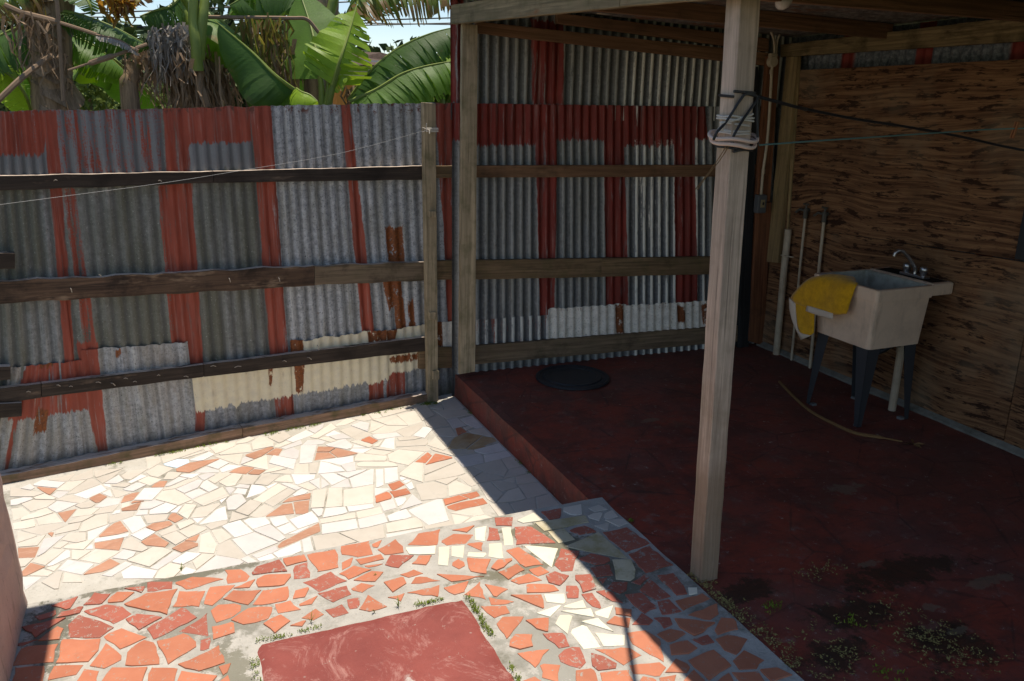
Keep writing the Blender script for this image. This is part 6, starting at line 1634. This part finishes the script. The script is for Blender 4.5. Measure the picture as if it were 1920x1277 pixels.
k=MB('sunlit_bush_leaves',.6,.3); k.col(k.mix(k.noise(k.obj,9,3),(.10,.15,.025),(.16,.20,.03))); M_BUSH2=k.m
for i,(px,py,y,rx,rz,lab) in enumerate(((200,165,22,2.6,1.5,'dark rounded tree far beyond the fence, seen left of the dry skirt'),(60,170,19,2.4,1.3,'dark tree far behind the left banana plant'),(300,172,26,3.4,1.6,'dark tree far behind the second banana plant'),(460,160,20,3.2,2.0,'dark tree far behind the middle of the fence'),(590,165,24,2.4,1.6,'dark tree far behind the lime leaves'),(800,172,24,3.6,1.5,'dark tree far behind the torn arching leaves'),(-60,165,20,2.6,1.6,'dark tree far at the left edge'))):
    c=Y(px,py,y); bush('distant_tree',c,rx,2.,rz,2600,.16,lab,'tree',70+i)
c=Y(168,186,9.5); bush('sunlit_shrub',c,.42,.4,.5,1500,.035,'yellow-green shrub just beyond the fence by the brown trunk','shrub',90,M_BUSH2)
c=Y(285,192,12); bush('sunlit_shrub',c,.5,.4,.3,900,.035,'small green shrub beyond the fence under the dry skirt','shrub',91,M_BUSH2)
# road strip and a parked blue-white car far off would be too small to show; a road and a house do
k=MB('pale_road',.9,.1); k.col((.30,.29,.27)); tag(box('road',-30,30,14.5,19,-.056,-.03,k.m),kind='structure')
M_ORW=MB('orange_wall_paint',.8,.2).col((.55,.22,.05)).m; M_WHW=MB('white_wall_paint',.8,.2).col((.60,.56,.50)).m; M_RF=MB('brown_roofing',.8,.2).col((.10,.065,.045)).m
hs=tag(empty('neighbour_house',(4.6,17.5,-.06)),'low house with orange wall and brown roof glimpsed between banana leaves','house')
hx0,hx1=Y(630,150,16).x,Y(735,150,16).x
zt=Y(660,112,16).z; zm=Y(660,158,16).z
box('wall',hx0,hx1,16,21,-.06,zm,M_ORW,hs); box('upper_wall',hx0+.002,hx1-.002,16.002,20.99,zm+.002,zt,M_WHW,hs)
V=[Vector((hx0-.3,15.4,zt-.1)),Vector((hx1+.6,15.4,zt-.1)),Vector((hx1+.6,21.6,zt-.1)),Vector((hx0-.3,21.6,zt-.1)),Vector((hx0+1.5,18.5,zt+.25)),Vector((hx1-1.,18.5,zt+.25))]
obj('roof',V,[(0,1,5,4),(1,2,5),(2,3,4,5),(3,0,4),(3,2,1,0)],M_RF,hs)
k=MB('grey_corrugated_roofing',.7,.3); M_GR=k.col((.30,.31,.32)).m
h2=tag(empty('distant_shed',(0,26,-.06)),'pale grey building glimpsed far behind the dry leaf skirt','building')
a=Y(255,140,27); b=Y(310,140,27); box('wall',a.x,b.x,27,31,-.06,a.z,MB('grey_wall_paint',.8,.2).col((.30,.31,.33)).m,h2); box('roof',a.x-.4,b.x+.4,26.6,31.4,a.z,a.z+.12,M_GR,h2)
pw=tag(empty('power_line',(0,20,6)),'overhead power lines crossing the sky behind the banana plants','power line')
for y0,y1,yy_ in ((18,-6,20),(46,36,20),(52,47,21),(24,60,22)):
    tube('cable',[Y(-300,y0+24,yy_),Y(150,y0+8,yy_),Y(600,(y0+y1)/2,yy_),Y(1100,y1-10,yy_)],.016,M_BLK,pw,n=5,sm=4)
scene.render.resolution_x=1024; scene.render.resolution_y=681
